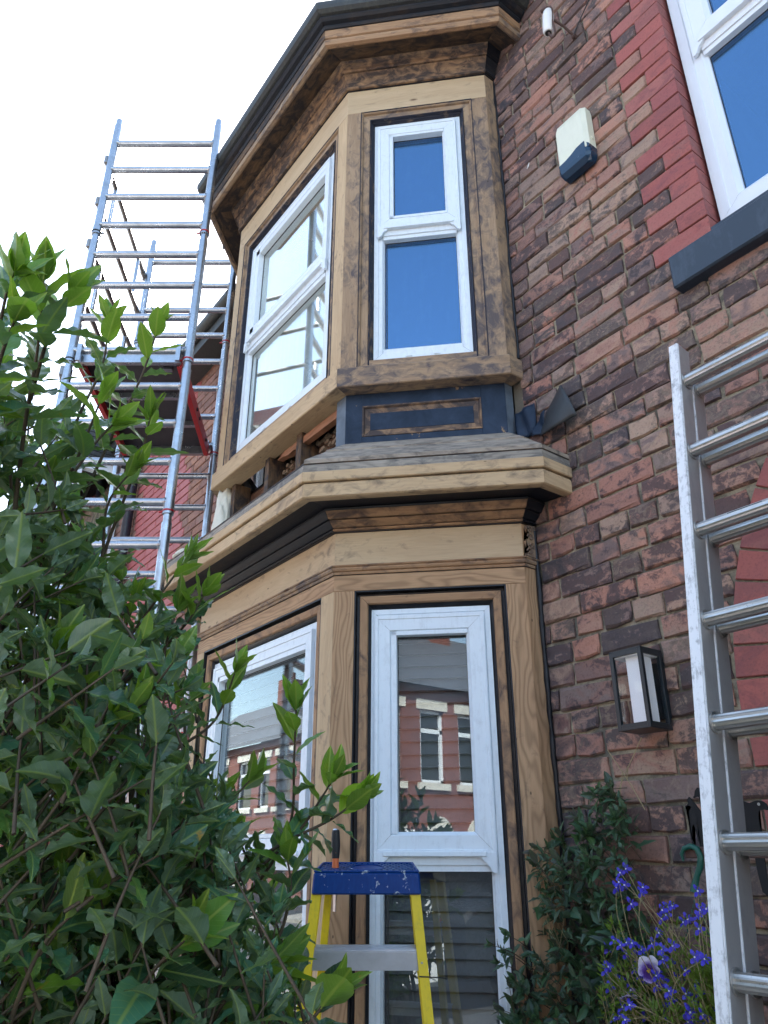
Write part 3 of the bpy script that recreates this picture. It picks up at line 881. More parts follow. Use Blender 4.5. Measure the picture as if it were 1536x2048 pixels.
sweep('drip_fascia', [(.17, 5.296), (.180, 5.288), (.198, 5.290), (.202, 5.305), (.200, 5.326), (.17, 5.330)], WOOD_STAIN, house, mats={1: WOOD_WARM})
sweep('fascia_board', [(.165, 5.334), (.197, 5.334), (.203, 5.338), (.204, 5.392), (.20, 5.398), (.165, 5.398)], WOOD_WARM, house, mats={2: WOOD_DARK, 0: WOOD_WARM})
sweep('gutter_bed', [(.165, 5.40), (.206, 5.40), (.213, 5.41), (.214, 5.418), (.232, 5.424), (.243, 5.436), (.245, 5.445), (.165, 5.45)], WOOD_BLACK, house)
sweep('gutter', [(.20, 5.452), (.232, 5.443), (.258, 5.447), (.274, 5.460), (.280, 5.480), (.281, 5.505), (.276, 5.506), (.272, 5.482), (.255, 5.466), (.21, 5.470)], GUTTER, house)
# bay roof
m = MB()
tops = [off(i, .22) + Zz * 5.50 for i in range(6)]; back = [Vector((-1.9, .1, 5.9)), Vector((-3.75, .1, 5.9))]
vs = tops + back
m.add(vs, [(0, 1, 6), (1, 2, 6), (2, 3, 7, 6), (3, 4, 7), (4, 5, 7)]); m.build('bay_roof', SLATE, house)

# ---- sill
sweep('sill_board', [(-.08, 3.372), (.016, 3.372), (.02, 3.376), (.02, 3.462), (.012, 3.470), (-.035, 3.4745), (-.08, 3.4745)], WOOD_STAIN, house, mats={2: WOOD_LIGHT})

# ---- panel zone between the storeys
O = -.045
def pboard(name, k, s0, s1, o0, o1, z0, z1, mt, **kw): return board(name, k, s0, s1, o0, o1, z0, z1, mt, house, **kw)
c0 = .0187
pboard('panel_stile', 1, c0, .118, O - .025, O, 3.10, 3.371, NAVY)
pboard('panel_stile', 1, .608, FW - c0, O - .025, O, 3.10, 3.371, NAVY)
pboard('panel_rail', 1, .118, .608, O - .025, O, 3.31, 3.371, NAVY)
pboard('panel_rail', 1, .118, .608, O - .025, O, 3.10, 3.165, NAVY)
ring('panel_moulding', 1, .118, .608, 3.165, 3.31, [(0, O - .01), (0, O + .003), (.006, O + .003), (.011, O - .006), (.035, O - .009), (.036, O - .012)], WOOD_SMOKED, house, split=True)
pboard('panel_field', 1, .15, .576, O - .03, O - .007, 3.197, 3.278, NAVY)
pboard('corner_post', 2, c0, .088, O - .025, O, 3.06, 3.371, NAVY_GREY)
for k in (0,):
    m = MB(); m.box(FMS[k], .001, LEN[1] - .02, O - .03, O, 3.10, 3.371, grain='z'); m.build('return_board', NAVY_GREY, house)
pboard('side_panel', 3, .02, FW - .02, O - .03, O, 3.05, 3.371, BLACKP)
# exposed studs, laths and broken batten on the front face
for s0, s1 in ((.385, .43), (.685, .725), (1.045, 1.085)):
    m = MB(); m.box(M2, s0, s1, -.14, O - .005, 2.95, 3.371, grain='z', uo=s0); m.build('stud', WOOD_DARK, house, bevel=.002)
m = MB(); m.box(M2, .02, 1.17, -.20, -.165, 2.9, 3.371); m.build('back_boarding', BLACKP, house)
lr = random.Random(3)
for i in range(15):
    zz = 2.95 + i * .026
    if lr.random() < .9:
        for (s0, s1) in ((.09, .382), (.432, .683), (.727, 1.043)):
            zt = lr.uniform(-.006, .006); m = MB()
            m.box(M2, s0, s1, -.150, -.143 + lr.uniform(0, .004), zz + zt, zz + zt + .019); o_ = m.build('lath', LATH, house)
# plaster keys squeezed between the laths
kp = MB()
for i in range(200):
    s = lr.uniform(.09, .70); zz = 2.95 + lr.randint(0, 14) * .026 + .021
    w_ = lr.uniform(.015, .05); h_ = lr.uniform(.006, .014)
    kp.prism([(s - w_ / 2, zz - h_ * .3), (s - w_ * .2, zz - h_), (s + w_ * .4, zz - h_ * .8), (s + w_ / 2, zz), (s + w_ * .1, zz + h_ * .7), (s - w_ * .4, zz + h_ * .5)], M2, -.145, -.128 + lr.uniform(-.006, .004))
tag(kp.build('plaster_key', simple('plaster_key', (.27, .20, .14), .95), house), kind='stuff')
m = MB()
bp = [(.09, 3.352), (.30, 3.35), (.55, 3.348), (.60, 3.340), (.57, 3.335), (.62, 3.328), (.56, 3.322), (.52, 3.312), (.47, 3.318), (.44, 3.306), (.40, 3.314), (.09, 3.312)]
m.prism(bp, M2, -.09, -.06); m.build('broken_batten', WOOD_PINK, house)
# expanding foam at the left end
def blob(name, c, r, material, parent, seed=0, sub=3, amp=.35, scale=9):
    bm = bmesh.new(); bmesh.ops.create_icosphere(bm, subdivisions=sub, radius=1)
    for v in bm.verts:
        p = v.co.copy(); n_ = noise.noise(Vector((p.x * 1.3 + seed, p.y * 1.3, p.z * 1.3))) * amp + noise.noise(p * 3.1 + Vector((seed, 0, 5))) * amp * .6
        v.co = Vector((p.x * r[0], p.y * r[1], p.z * r[2])) * (1 + n_) + Vector(c)
    me = bpy.data.meshes.new(name); bm.to_mesh(me); bm.free(); me.materials.append(material)
    for p in me.polygons: p.use_smooth = True
    return link(name, me, None, parent)
fb = M2 @ Vector((1.135, -.04, 3.15))
blob('insulation_foam', fb, (.045, .05, .215), FOAM, house, 3, 4)
blob('insulation_foam', M2 @ Vector((1.16, .09, 2.955)), (.12, .09, .04), FOAM, house, 8, 4)
blob('insulation_foam', M2 @ Vector((1.32, .12, 2.95)), (.10, .07, .035), FOAM, house, 12, 3)
blob('insulation_foam', M2 @ Vector((.95, -.10, 2.975)), (.12, .04, .035), FOAM, house, 15, 3)

# ---- lower cornice and its little roof
sweep('roof_board', [(O - .03, 3.135), (O - .002, 3.1375), (.075, 3.045), (.074, 3.03), (O - .03, 3.115)], WOOD_ROOF, house, segs=(0, 1, 3))
sweep('roof_board', [(.071, 3.042), (.202, 2.938), (.202, 2.922), (.071, 3.026)], WOOD_ROOF, house, segs=(0, 1, 3))
sweep('drip_strip', [(.12, 2.955), (.19, 2.921), (.2, 2.919), (.2, 2.926), (.19, 2.93), (.13, 2.965)], WOOD_DARK, house, segs=(0, 1, 2, 3, 4))
sweep('inner_deck', [(-.16, 2.945), (.12, 2.935), (.12, 2.95), (-.16, 2.96)], WOOD_BLACK, house, segs=(2,))
sweep('fascia_board', [(.165, 2.848), (.2, 2.848), (.204, 2.852), (.203, 2.888), (.2, 2.917), (.165, 2.92)], WOOD_GREY, house, mats={1: WOOD_GREY, 2: WOOD_GREY})
sweep('fascia_board', [(.1655, 2.8455), (.2035, 2.8455), (.2065, 2.849), (.2065, 2.884), (.2045, 2.8875), (.2042, 2.852), (.1655, 2.8475)][:4] + [(.204, 2.886), (.1655, 2.886)], WOOD_LIGHT, house)
sweep('drip_fascia', [(.16, 2.786), (.192, 2.784), (.198, 2.788), (.199, 2.832), (.194, 2.842), (.16, 2.842)], WOOD_LIGHT, house)
sweep('soffit_board', [(-.02, 2.806), (.06, 2.802), (.165, 2.79), (.165, 2.80), (-.02, 2.83)], WOOD_BLACK, house)
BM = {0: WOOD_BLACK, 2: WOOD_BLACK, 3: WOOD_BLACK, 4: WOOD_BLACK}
sweep('bead', [(-.02, 2.7255), (.015, 2.7255), (.018, 2.729), (.017, 2.7335), (.012, 2.735), (-.02, 2.735)], WOOD_WARM, house, mats=BM)
sweep('cove_mould', [(-.02, 2.738), (.016, 2.738), (.024, 2.744), (.037, 2.755), (.041, 2.7595), (-.02, 2.7595)], WOOD_WARM, house, mats=BM)
sweep('bed_mould', [(-.02, 2.7635), (.047, 2.7635), (.051, 2.767), (.057, 2.778), (.066, 2.789), (-.02, 2.7895)], WOOD_WARM, house, mats=BM)
sweep('joint_paint', [(-.03, 2.7222), (.007, 2.7222), (.010, 2.738), (.030, 2.757), (.036, 2.765), (.055, 2.79), (.066, 2.7905), (.068, 2.797), (-.03, 2.80)], BLACKP, house)
sweep('joint_paint', [(.16, 2.84), (.1895, 2.84), (.1895, 2.849), (.16, 2.849)], BLACKP, house)
sweep('joint_paint', [(-.03, 2.5515), (.0015, 2.5515), (.0015, 2.5535), (-.03, 2.5535)], BLACKP, house)
# ---- lower storey
for k, L in ((1, FW), (2, FL), (3, FW)):
    board('frieze_board', k, .0006, L - .0006, -.03, 0, 2.592, 2.7215, WOOD_FRIEZE, house)
    board('head_rail', k, .0006, L - .0006, -.03, 0, 2.4905, 2.551, WOOD_PINE, house)
sweep('bead_mould', [(-.02, 2.553), (.005, 2.553), (.007, 2.558), (.005, 2.563), (.012, 2.566), (.015, 2.572), (.012, 2.579), (.017, 2.582), (.018, 2.586), (.006, 2.5915), (-.02, 2.5915)], WOOD_STAIN, house, mats={1: WOOD_WARM, 2: WOOD_STAIN})
ARP = [(0, -.03), (0, -.004), (.004, -.004), (.0045, -.022), (.018, -.026), (.022, -.026), (.0225, -.018), (.047, -.020), (.048, -.03), (.05, -.034), (.058, -.034), (.0585, -.08)]
def low_face(k, L, a0, a1, ml, mr):
    zt = 2.4898
    board('stile', k, .0006, a0, -.03, 0, .95, zt, mr, house)
    board('stile', k, a1, L - .0006, -.03, 0, .95, zt, ml, house)
    ring('reveal_moulding', k, a0, a1, .95, zt, [(0, -.03), (0, -.002), (.005, -.002), (.007, -.03), (.019, -.032), (.019, -.05)], BLACKP, house, split=True)
    ring('architrave', k, a0 + .0195, a1 - .0195, .97, zt - .0195, [(0, -.05), (0, -.012), (.004, -.010), (.026, -.013), (.029, -.018), (.029, -.05)], WOOD_WARM, house, split=True)
    ring('reveal_moulding', k, a0 + .049, a1 - .049, .99, zt - .049, [(0, -.05), (0, -.026), (.006, -.03), (.012, -.036), (.0135, -.09)], BLACKP, house, split=True)
low_face(1, FW, .0715, .62, WOOD_PINE, WOOD_PINE)
low_face(2, FL, .085, 1.12, WOOD_LIGHT, WOOD_LIGHT)
low_face(3, FW, .0715, .62, WOOD_PINE, WOOD_PINE)
for k in (0, 4):
    m = MB(); m.box(FMS[k], .001, LEN[1] - .001, -.03, -.0002, .95, 2.72, grain='z'); m.build('return_board', WOOD_PINE, house)
window_unit(1, .134, .562, 1.02, 2.424, (.222, .469, 1.672, 2.323), (.176, .507, 1.09, 1.56), (.158, .546, 1.612, 2.395), 1.612, house, o=-.034)
window_unit(2, .150, 1.06, 1.02, 2.422, (.232, .97, 1.68, 2.325), (.21, 1.0, 1.09, 1.56), (.176, 1.035, 1.615, 2.395), 1.615, house, o=-.036, vents=False)
window_unit(3, .134, .562, 1.02, 2.424, (.222, .469, 1.672, 2.323), (.176, .507, 1.09, 1.56), (.158, .546, 1.612, 2.395), 1.612, house, o=-.034, vents=False)
sweep('sill_board', [(-.08, .90), (.05, .90), (.05, .94), (-.03, .955), (-.08, .955)], STONE, house)
sweep('plinth', [(-.25, 0), (-.012, 0), (-.012, .899), (-.25, .899)], BRICK_RED, house, segs=(1, 2, 3))
# roofs inside the bay so that no sky shows behind the boards
m = MB()
for zz in (2.70, 5.19, .93):
    P_ = [off(i, -.035) for i in range(6)]
    P_[0].y = .3; P_[5].y = .3
    m.add([p + Zz * zz for p in P_], [tuple(range(6))])
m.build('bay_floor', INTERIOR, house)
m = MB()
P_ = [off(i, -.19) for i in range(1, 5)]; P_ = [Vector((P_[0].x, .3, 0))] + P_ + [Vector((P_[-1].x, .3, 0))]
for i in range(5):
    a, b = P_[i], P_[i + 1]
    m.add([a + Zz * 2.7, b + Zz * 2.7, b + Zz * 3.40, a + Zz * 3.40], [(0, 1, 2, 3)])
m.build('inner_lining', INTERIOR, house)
# carved bracket at the wall end of the frieze
m = MB(); Mb = FM(0)
cv = [(0.0, 2.72), (.045, 2.715), (.05, 2.70), (.035, 2.685), (.042, 2.665), (.056, 2.65), (.048, 2.63), (.035, 2.62), (.052, 2.605), (.06, 2.592), (0, 2.592)]
m.prism([(x + .001, z) for x, z in cv], Mb, .0, .012)
for (cx, cz, r) in ((.03, 2.70, .013), (.034, 2.668, .016), (.028, 2.635, .012), (.042, 2.61, .015)):
    pts = [Mb @ Vector((cx + r * math.cos(a) * (1 - a / 9), .014, cz + r * math.sin(a) * (1 - a / 9))) for a in [i * .6 for i in range(11)]]
    m.tube(pts, .0035, 5)
m.build('carved_bracket', WOOD_STAIN, house)
# mastic line between the bay and the bricks
m = MB(); 
pts = [Vector((-1.735 + lr.uniform(-.003, .003), -.006, z_)) for z_ in np.arange(1.0, 2.75, .05)]
m.tube(pts, [lr.uniform(.006, .011) for _ in pts], 6)
pts = [Vector((-1.735 + lr.uniform(-.003, .003), -.004, z_)) for z_ in np.arange(3.48, 5.2, .05)]
m.tube(pts, [lr.uniform(.003, .008) for _ in pts], 6)
m.build('sealant', BLACKP, house)

# curtains and blinds inside the bay
def curtain(name, k, s0, s1, z0, z1, o, label, amp=.012, waves=22):
    m = MB(); n = 90; M = FMS[k]; vs = []; fs = []
    for j, z_ in enumerate((z0, z0 + (z1 - z0) * .33, z0 + (z1 - z0) * .66, z1)):
        for i in range(n + 1):
            t = i / n
            vs.append(M @ Vector((s0 + (s1 - s0) * t, o + math.sin(t * waves * 6.28 + math.sin(t * 9) * 2) * amp * (1 - .2 * j), z_)))
    for j in range(3):
        for i in range(n): a = j * (n + 1) + i; fs.append((a, a + 1, a + n + 2, a + n + 1))
    m.add(vs, fs, None, True)
    ob = m.build(name, CURTAIN, None); tag(ob, label, 'curtain'); return ob
curtain('net_curtain', 2, .12, 1.10, 3.5, 4.98, -.105, 'pale net curtain hanging inside the upper front window of the bay')
m = MB(); m.box(M1, .14, .56, -.135, -.132, 3.50, 4.99); tag(m.build('pane_backing', plastic('backing_dark', (.02, .03, .05), .8), None), 'added dark sheet behind the narrow upper window of the bay, evening the pane', 'blind')  # added dark sheet, hides the curtain's bright back so the pane reads even
def blind(k, s0, s1, z0, z1, o, label):
    t = empty('venetian_blind', (FMS[k] @ Vector(((s0 + s1) / 2, o, z1))), label, 'blind')
    m = MB(); m.box(Matrix.Identity(4), -(s1 - s0) / 2, (s1 - s0) / 2, -.0008, .0008, -.0225, .0225); me = m.mesh('slat', BLIND)
    m = MB(); m.box(Matrix.Identity(4), -(s1 - s0) / 2, (s1 - s0) / 2, -.0012, .0014, .0225, .0245); me2 = m.mesh('slat_edge', BLIND_EDGE)
    ang = math.atan2((FMS[k] @ Vector((1, 0, 0)) - FMS[k] @ Vector((0, 0, 0))).y, (FMS[k] @ Vector((1, 0, 0)) - FMS[k] @ Vector((0, 0, 0))).x)
    z = z1 - .04; 
    while z > z0:
        o1 = link('slat', me, None, t, loc=FMS[k] @ Vector(((s0 + s1) / 2, o, z)), rot=Euler((math.radians(18), 0, ang)))
        o2 = link('slat_edge', me2, None, t, loc=FMS[k] @ Vector(((s0 + s1) / 2, o, z)), rot=Euler((math.radians(18), 0, ang)))
        o2.parent = o1; o2.matrix_parent_inverse = world_m(o1).inverted()
        z -= .0435
    m = MB(); m.box(FMS[k], s0, s1, o - .02, o + .02, z1 - .03, z1); m.build('head_rail', UPVC, t)
blind(1, .15, .545, 1.05, 2.42, -.115, 'dark venetian blind behind the lower window facing the wall ladder')
blind(2, .14, 1.06, 1.05, 2.42, -.115, 'dark venetian blind behind the lower front window beside the laurel')

# rusty chain hanging from the gutter corner
ch = MB(); p0 = at(625, 95, 4.28); p1 = at(626, 205, 4.06)
for i in range(26):
    c = p0.lerp(p1, i / 25); r = .0055; pts = []
    for a in range(7):
        t = a / 6 * 2 * math.pi; dv = Vector((math.cos(t) * r * .6, 0, math.sin(t) * r)) if i % 2 else Vector((0, math.cos(t) * r * .6, math.sin(t) * r))
        pts.append(c + dv)
    ch.tube(pts, .0012, 4, cap=False)
ch.build('chain', IRON, house)

# ---- lead flap beside the panel
def patch(c00, c10, c11, c01, n=10, f=None):
    vs = []
    for i in range(n + 1):
        for j in range(n + 1):
            u, v = i / n, j / n
            p = Vector(c00) * (1 - u) * (1 - v) + Vector(c10) * u * (1 - v) + Vector(c11) * u * v + Vector(c01) * (1 - u) * v
            if f: p = p + f(u, v)
            vs.append(p)
    return vs, [(i * (n + 1) + j, (i + 1) * (n + 1) + j, (i + 1) * (n + 1) + j + 1, i * (n + 1) + j + 1) for i in range(n) for j in range(n)]
flash = []
for nm, c, f, mt_ in (
    ('flashing_flat', ((-1.765, -.014, 3.105), (-1.668, -.016, 3.085), (-1.668, -.016, 3.225), (-1.768, -.014, 3.222)), lambda u, v: Vector((0, -.006 * math.sin(u * 9 + v * 3), 0)), NAVY),
    ('flashing_fold', ((-1.690, -.02, 3.078), (-1.625, -.024, 3.066), (-1.608, -.024, 3.160), (-1.668, -.018, 3.130)), lambda u, v: Vector((0, -.008 * math.sin(u * 5 + v * 4), 0)), NAVY),
    ('flashing_curl', ((-1.650, -.022, 3.062), (-1.440, -.060, 3.038), (-1.512, -.040, 3.215), (-1.612, -.016, 3.150)), lambda u, v: Vector((.012 * math.sin(v * 3.14) * u, -.022 * math.sin(u * 3.14) * (1 - v) - .02 * u * math.sin(v * 3.14), -.012 * math.sin(u * 3.14) * (1 - v))), LEAD)):
    m = MB(); vs, fs = patch(*c, f=f); m.add(vs, fs, None, True); o_ = m.build('lead_flashing', mt_, house)
    md = o_.modifiers.new('s', 'SOLIDIFY'); md.thickness = .0025

# ---- first floor window on the right, with its stone sill
FMS[9] = Matrix((Vector((1, 0, 0)), Vector((0, -1, 0)), Zz)).transposed().to_4x4(); FMS[9].translation = Vector((0, .06, 0))
window_unit(9, -.852, .34, 3.545, 5.15, (-.71, .20, 4.46, 5.05), (-.762, .25, 3.60, 4.31), (-.80, .29, 4.375, 5.12), 4.375, house, o=0.0, clean=True, vents=False, gmat=GLASS_SKYBLUE)
m = MB(); m.box(I4, -1.008, .52, -.045, .12, 3.318, 3.452); o_ = m.build('window_sill', SILL, house, bevel=.006)
m = MB(); m.box(I4, WIN[0] + .001, WIN[1] - .001, .0, .062, 3.452, 3.50); m.build('sill_upstand', SILL, house)
c_ = MB(); n = 60; vs = []; fs = []

# eaves bits above: main gutter and downpipe end
m = MB(); pts = [(x, -.30, 5.78) for x in np.arange(-1.3, XR + 2, .3)]
gm = MB()
gm.tube([(-9.5, -.21, 5.47), (-4.3, -.21, 5.47)], .05, 10)
m = MB(); m.tube([(-1.2, -.33, 5.86), (XR + 2, -.33, 5.86)], .055, 10); m.build('gutter', GUTTER, house)
m = MB(); m.tube([(-1.66, -.03, 5.42), (-1.60, -.07, 5.50), (-1.55, -.14, 5.60), (-1.52, -.2, 5.9)], .036, 10)
m.tube([(-1.63, -.05, 5.455), (-1.60, -.075, 5.51)], .043, 10)
m.build('downpipe', GUTTER, house)
m = MB(); m.box(I4, -1.52, -1.30, -.05, -.005, 5.50, 5.56); m.build('gutter_bracket', GUTTER, house)

# ================================================================== things fixed to the wall
alarm = empty('alarm_box', (-1.30, 0, 4.31), 'cream alarm box with a dark blue base high on the brick wall', 'alarm box')
def rr_prism(m, x0, x1, y0, y1, z0, z1, r=.012, bulge=0.0): pass
m = MB()
xl, xr_ = -1.384, -1.228; D_ = -.056
def loft(m, secs, cap=True):
    n = len(secs[0]); vs = [Vector(p) for s in secs for p in s]; fs = []
    for i in range(len(secs) - 1):
        for j in range(n): k2 = (j + 1) % n; fs.append((i * n + j, i * n + k2, (i + 1) * n + k2, (i + 1) * n + j))
    if cap: fs.append(tuple(range(n))[::-1]); fs.append(tuple((len(secs) - 1) * n + j for j in range(n)))
    m.add(vs, fs, None, False)
def asec(z, yb, yf, inx=0): # horizontal section outline
    return [(xl + inx, yb, z), (xl + inx, yf + .010, z), (xl + .010 + inx, yf, z), (xr_ - .016 - inx, yf, z), (xr_ - inx, yf + .014, z), (xr_ - inx, yb, z)]
loft(m, [asec(4.452, -.001, -.036, .012), asec(4.440, -.001, -.046, .004), asec(4.41, -.001, -.054), asec(4.30, -.001, -.057), asec(4.205, -.001, -.057)])
m.build('cover', CREAM, alarm, bevel=.002)
m = MB()
s1 = [(xl - .001, -.001, 4.2045), (xl - .001, -.049, 4.2045), (xl + .01, -.059, 4.2045), (xr_ - .016, -.059, 4.2045), (xr_ + .001, -.045, 4.2045), (xr_ + .001, -.001, 4.2045)]
s0 = [(p[0], p[1], 4.178) for p in s1]; s2 = [(p[0] * .94 + (-1.306) * .06, p[1] * .96, 4.160) for p in s1]; s3 = [(p[0] * .84 + (-1.306) * .16, p[1] * .6 - .004, 4.140) for p in s1]
loft(m, [s3, s2, s0, s1]); m.build('lens', ALARM_BLUE, alarm, bevel=.004)
# raised wave edge of the blue base on the front
m = MB(); wv = [(xl + .006, 4.2), (xl + .006, 4.211), (xl + .04, 4.214), (xl + .07, 4.222), (xl + .10, 4.234), (xl + .125, 4.236), (xr_ - .016, 4.236), (xr_ - .016, 4.2)]
m.prism(wv, I4, -.0585, -.055); m.prism([(xr_ - .016, 4.2), (xr_ - .016, 4.236), (xr_ - .008, 4.226), (xr_ + .0005, 4.215), (xr_ + .0005, 4.2)], I4, -.052, -.001); m.build('lens_edge', ALARM_BLUE, alarm)
m = MB(); m.tube([(xr_ - .002, -.022, 4.262), (xr_ + .004, -.022, 4.262)], [.0075, .0075], 12); m.build('screw_cap', CREAM, alarm)

lamp = empty('wall_lamp', (-1.335, 0, 2.045), 'black framed square glass wall lantern with white diffuser beside the ladder', 'wall lamp')
LX0, LX1, LY0, LY1, LZ0, LZ1 = -1.392, -1.281, -.115, -.012, 1.934, 2.157; t_ = .0125
m = MB()
for x in (LX0, LX1 - t_):
    for y in (LY0, LY1 - t_): m.box(I4, x, x + t_, y, y + t_, LZ0, LZ1)
m.box(I4, LX0, LX1, LY0, LY1, LZ1 - .003, LZ1 + .003)
for z0, z1 in ((LZ0, LZ0 + .014), (LZ1 - .015, LZ1)):
    m.box(I4, LX0 + t_, LX1 - t_, LY0 + .0004, LY0 + t_, z0, z1); m.box(I4, LX0 + .0004, LX0 + t_, LY0 + t_, LY1 - t_, z0, z1); m.box(I4, LX1 - t_, LX1 - .0004, LY0 + t_, LY1 - t_, z0, z1)
m.box(I4, LX0, LX1, LY0, LY1, LZ0 - .004, LZ0 + .002)
m.build('lamp_frame', LAMP_BLACK, lamp, bevel=.0008)
m = MB(); m.box(I4, -1.345, LX1 - .004, -.012, -.001, LZ0 + .03, LZ1 - .03); m.build('back_plate', LAMP_BLACK, lamp)
m = MB(); m.box(I4, -1.352, -1.300, -.092, -.040, LZ0 + .002, LZ1 - .016); m.build('diffuser', LAMP_WHITE, lamp, bevel=.001)
m = MB(); m.box(I4, LX0 + .008, LX1 - .008, LY0 + .008, LY1 - .008, LZ1 - .018, LZ1 - .015); m.build('reflector', LAMP_WHITE, lamp)
for (a, b, c, d) in ((LX0 + t_, LX1 - t_, LY0 + .005, LY0 + .007),):
    m = MB(); m.box(I4, a, b, c, d, LZ0 + .013, LZ1 - .014); m.build('glass_pane', GLASS_LAMP, lamp)
for x in (LX0 + .005, LX1 - .007):
    m = MB(); m.box(I4, x, x + .002, LY0 + t_, LY1 - t_, LZ0 + .013, LZ1 - .014); m.build('glass_pane', GLASS_LAMP, lamp)

ins = empty('ceramic_insulator', (-1.244, 0, 4.94), 'white ceramic cylinder held on a rusty iron wall hook', 'insulator')
m = MB(); m.tube([(-1.244, .01, 4.935), (-1.262, -.05, 4.985), (-1.29, -.11, 5.03)], .006, 8); m.tube([(-1.28, -.13, 5.055), (-1.262, -.13, 5.045), (-1.256, -.13, 5.02), (-1.262, -.13, 4.96), (-1.255, -.13, 4.86), (-1.262, -.13, 4.845), (-1.274, -.13, 4.85), (-1.286, -.13, 4.885), (-1.288, -.13, 4.93)], .0055, 8)
m.tube([(-1.31, -.13, 5.075), (-1.29, -.13, 5.068), (-1.275, -.13, 5.052)], .009, 8)
m.tube([(-1.25, -.01, 4.93), (-1.236, -.01, 4.925)], .01, 8); m.build('iron_hook', IRON, ins)
m = MB(); c0_ = Vector((-1.2905, -.13, 4.900)); c1_ = Vector((-1.276, -.13, 5.035)); pr = [(0, .019), (.06, .023), (.3, .0255), (.7, .0255), (.9, .023), (1, .016)]
m.tube([c0_.lerp(c1_, a) for a, r in pr], [r for a, r in pr], 18, cap=True); m.build('ceramic_body', CERAMIC, ins)
m = MB(); dd = (c0_ - c1_).normalized(); m.tube([c0_ + dd * .001, c0_ + dd * .002], [.014, .014], 14); m.build('bore', BLACK_RUBBER, ins)
m = MB(); 
for i in range(4):
    pass
m.tube([(-1.24, -.008, 4.95), (-1.20, -.012, 4.99), (-1.10, -.01, 5.10), (-.98, -.01, 5.24)], .003, 6); m.build('cable', BLACK_RUBBER, ins)

m = MB(); p_ = on_plane_y(1056, 332, -.004); m.prism([(p_.x - .008, p_.z - .012), (p_.x + .004, p_.z - .004), (p_.x + .009, p_.z + .014), (p_.x + .002, p_.z + .008)], I4, -.005, -.003); m.build('paint_fleck', CERAMIC, house)
# ================================================================== aluminium ladder against the wall
LDIR = Vector((0, .173, 1)).normalized()      # up along the stile
LN = LDIR.cross(Vector((1, 0, 0))).normalized()
if LN.y > 0: LN = -LN                         # away from the wall
def lp(x, w, t):    # w: distance from rung line away from the wall (neg = towards wall), t: along stile from z=1.395 rung
    return Vector((x, -.526, 1.395)) + LDIR * t + LN * w
ladder = empty('extension_ladder', (-.6, -.77, 0), 'silver aluminium double extension ladder leaning on the brick wall at the right edge', 'ladder')
LM = Matrix((Vector((1, 0, 0)), LN, LDIR)).transposed().to_4x4(); LM.translation = Vector((-.9, -.526, 1.395))
T0, T1 = -1.40, 1.545
def stile(x, w0, w1, sg, parent, z1=T1):
    # channel: web with two flanges (box section look) , inner face at x
    m = MB()
    m.box(LM, x - .026 * sg, x, w0, w1, T0, z1, grain='z')
    ob = m.build('stile', ALU_MATT, parent, bevel=.002)
    m = MB(); m.box(LM, x - .0265 * sg, x - .0015 * sg, w1 + .0002, w1 + .0025, T0, z1 - .002, grain='z'); m.box(LM, x - .001 * sg, x + .001 * sg, w1 - .004, w1 + .0005, T0, z1 - .004, grain='z')
    ob2 = m.build('stile_edge', ALU_EDGE, parent); 
    return ob
W_ = .345
for (w0, w1) in ((-.026, .029), (-.083, -.0285)):
    stile(0, w0, w1, 1, ladder, T1 if w1 > 0 else T1 - .10)
    stile(W_, w0, w1, -1, ladder, T1 if w1 > 0 else T1 - .10)
m = MB(); m.box(LM, -.02, -.003, -.02, .022, T1, T1 + .004); m.build('end_cap', RED, ladder)
def rung(t, w):
    m = MB(); n = 24; R_ = .0178; vs = []
    for x in (0.0, W_):
        for i in range(n):
            a = 2 * math.pi * i / n; r = R_ if i % 2 else R_ * .93
            vs.append(LM @ Vector((x, w + math.cos(a) * r * 1.0, t + math.sin(a) * r * .95)))
    m.add(vs, [(i, (i + 1) % n, n + (i + 1) % n, n + i) for i in range(n)])
    ob = m.build('rung', ALU_RUNG, ladder)
    for xa, xb in ((.0005, .005), (W_ - .0005, W_ - .005)):
        m = MB(); m.tube([LM @ Vector((xa, w, t)), LM @ Vector((xb, w, t))], .023, 16); m.build('ferrule', ALU_RUNG, ob)
RS = (2.794 - 1.395) / LDIR.z / 6
for i in range(-5, 7):
    rung(i * RS, .001); rung(i * RS + .001, -.056)
# dark paint marks on rungs
m = MB()
for (t, w, x0, x1) in ((6 * RS, .001, .10, .108), (4 * RS, .001, .085, .17), (5 * RS, .001, .13, .15)):
    m.box(LM, x0, x1, w + .0105, w + .0155, t + .0, t + .0085)
m.build('tape', BLACK_RUBBER, ladder)

# ================================================================== step ladder
cf = .0; D1 = 2.2
sl_c = CAM + Hh * 2.2 + Rr * 0.0
Ms = Matrix((Rr, Hh, Zz)).transposed().to_4x4(); 
def lat(px, D): return (px - 768) / FPX * (D * math.cos(PITCH))
steps = empty('step_ladder', (CAM.x + Hh.x * 2.25 - Rr.x * .05, CAM.y + Hh.y * 2.25 - Rr.y * .05, 0), 'yellow step ladder with a paint splashed blue top in front of the bay', 'step ladder')
lf, rt = lat(628, D1), lat(838.5, D1)
Ms.translation = CAM + Hh * D1 + Rr * ((lf + rt) / 2); Ms.translation.z = 1.5675
Ms = Ms @ Matrix.Rotation(math.radians(6.5), 4, 'X')
hw = (rt - lf) / 2; dp = .175; hc = .055
m = MB()
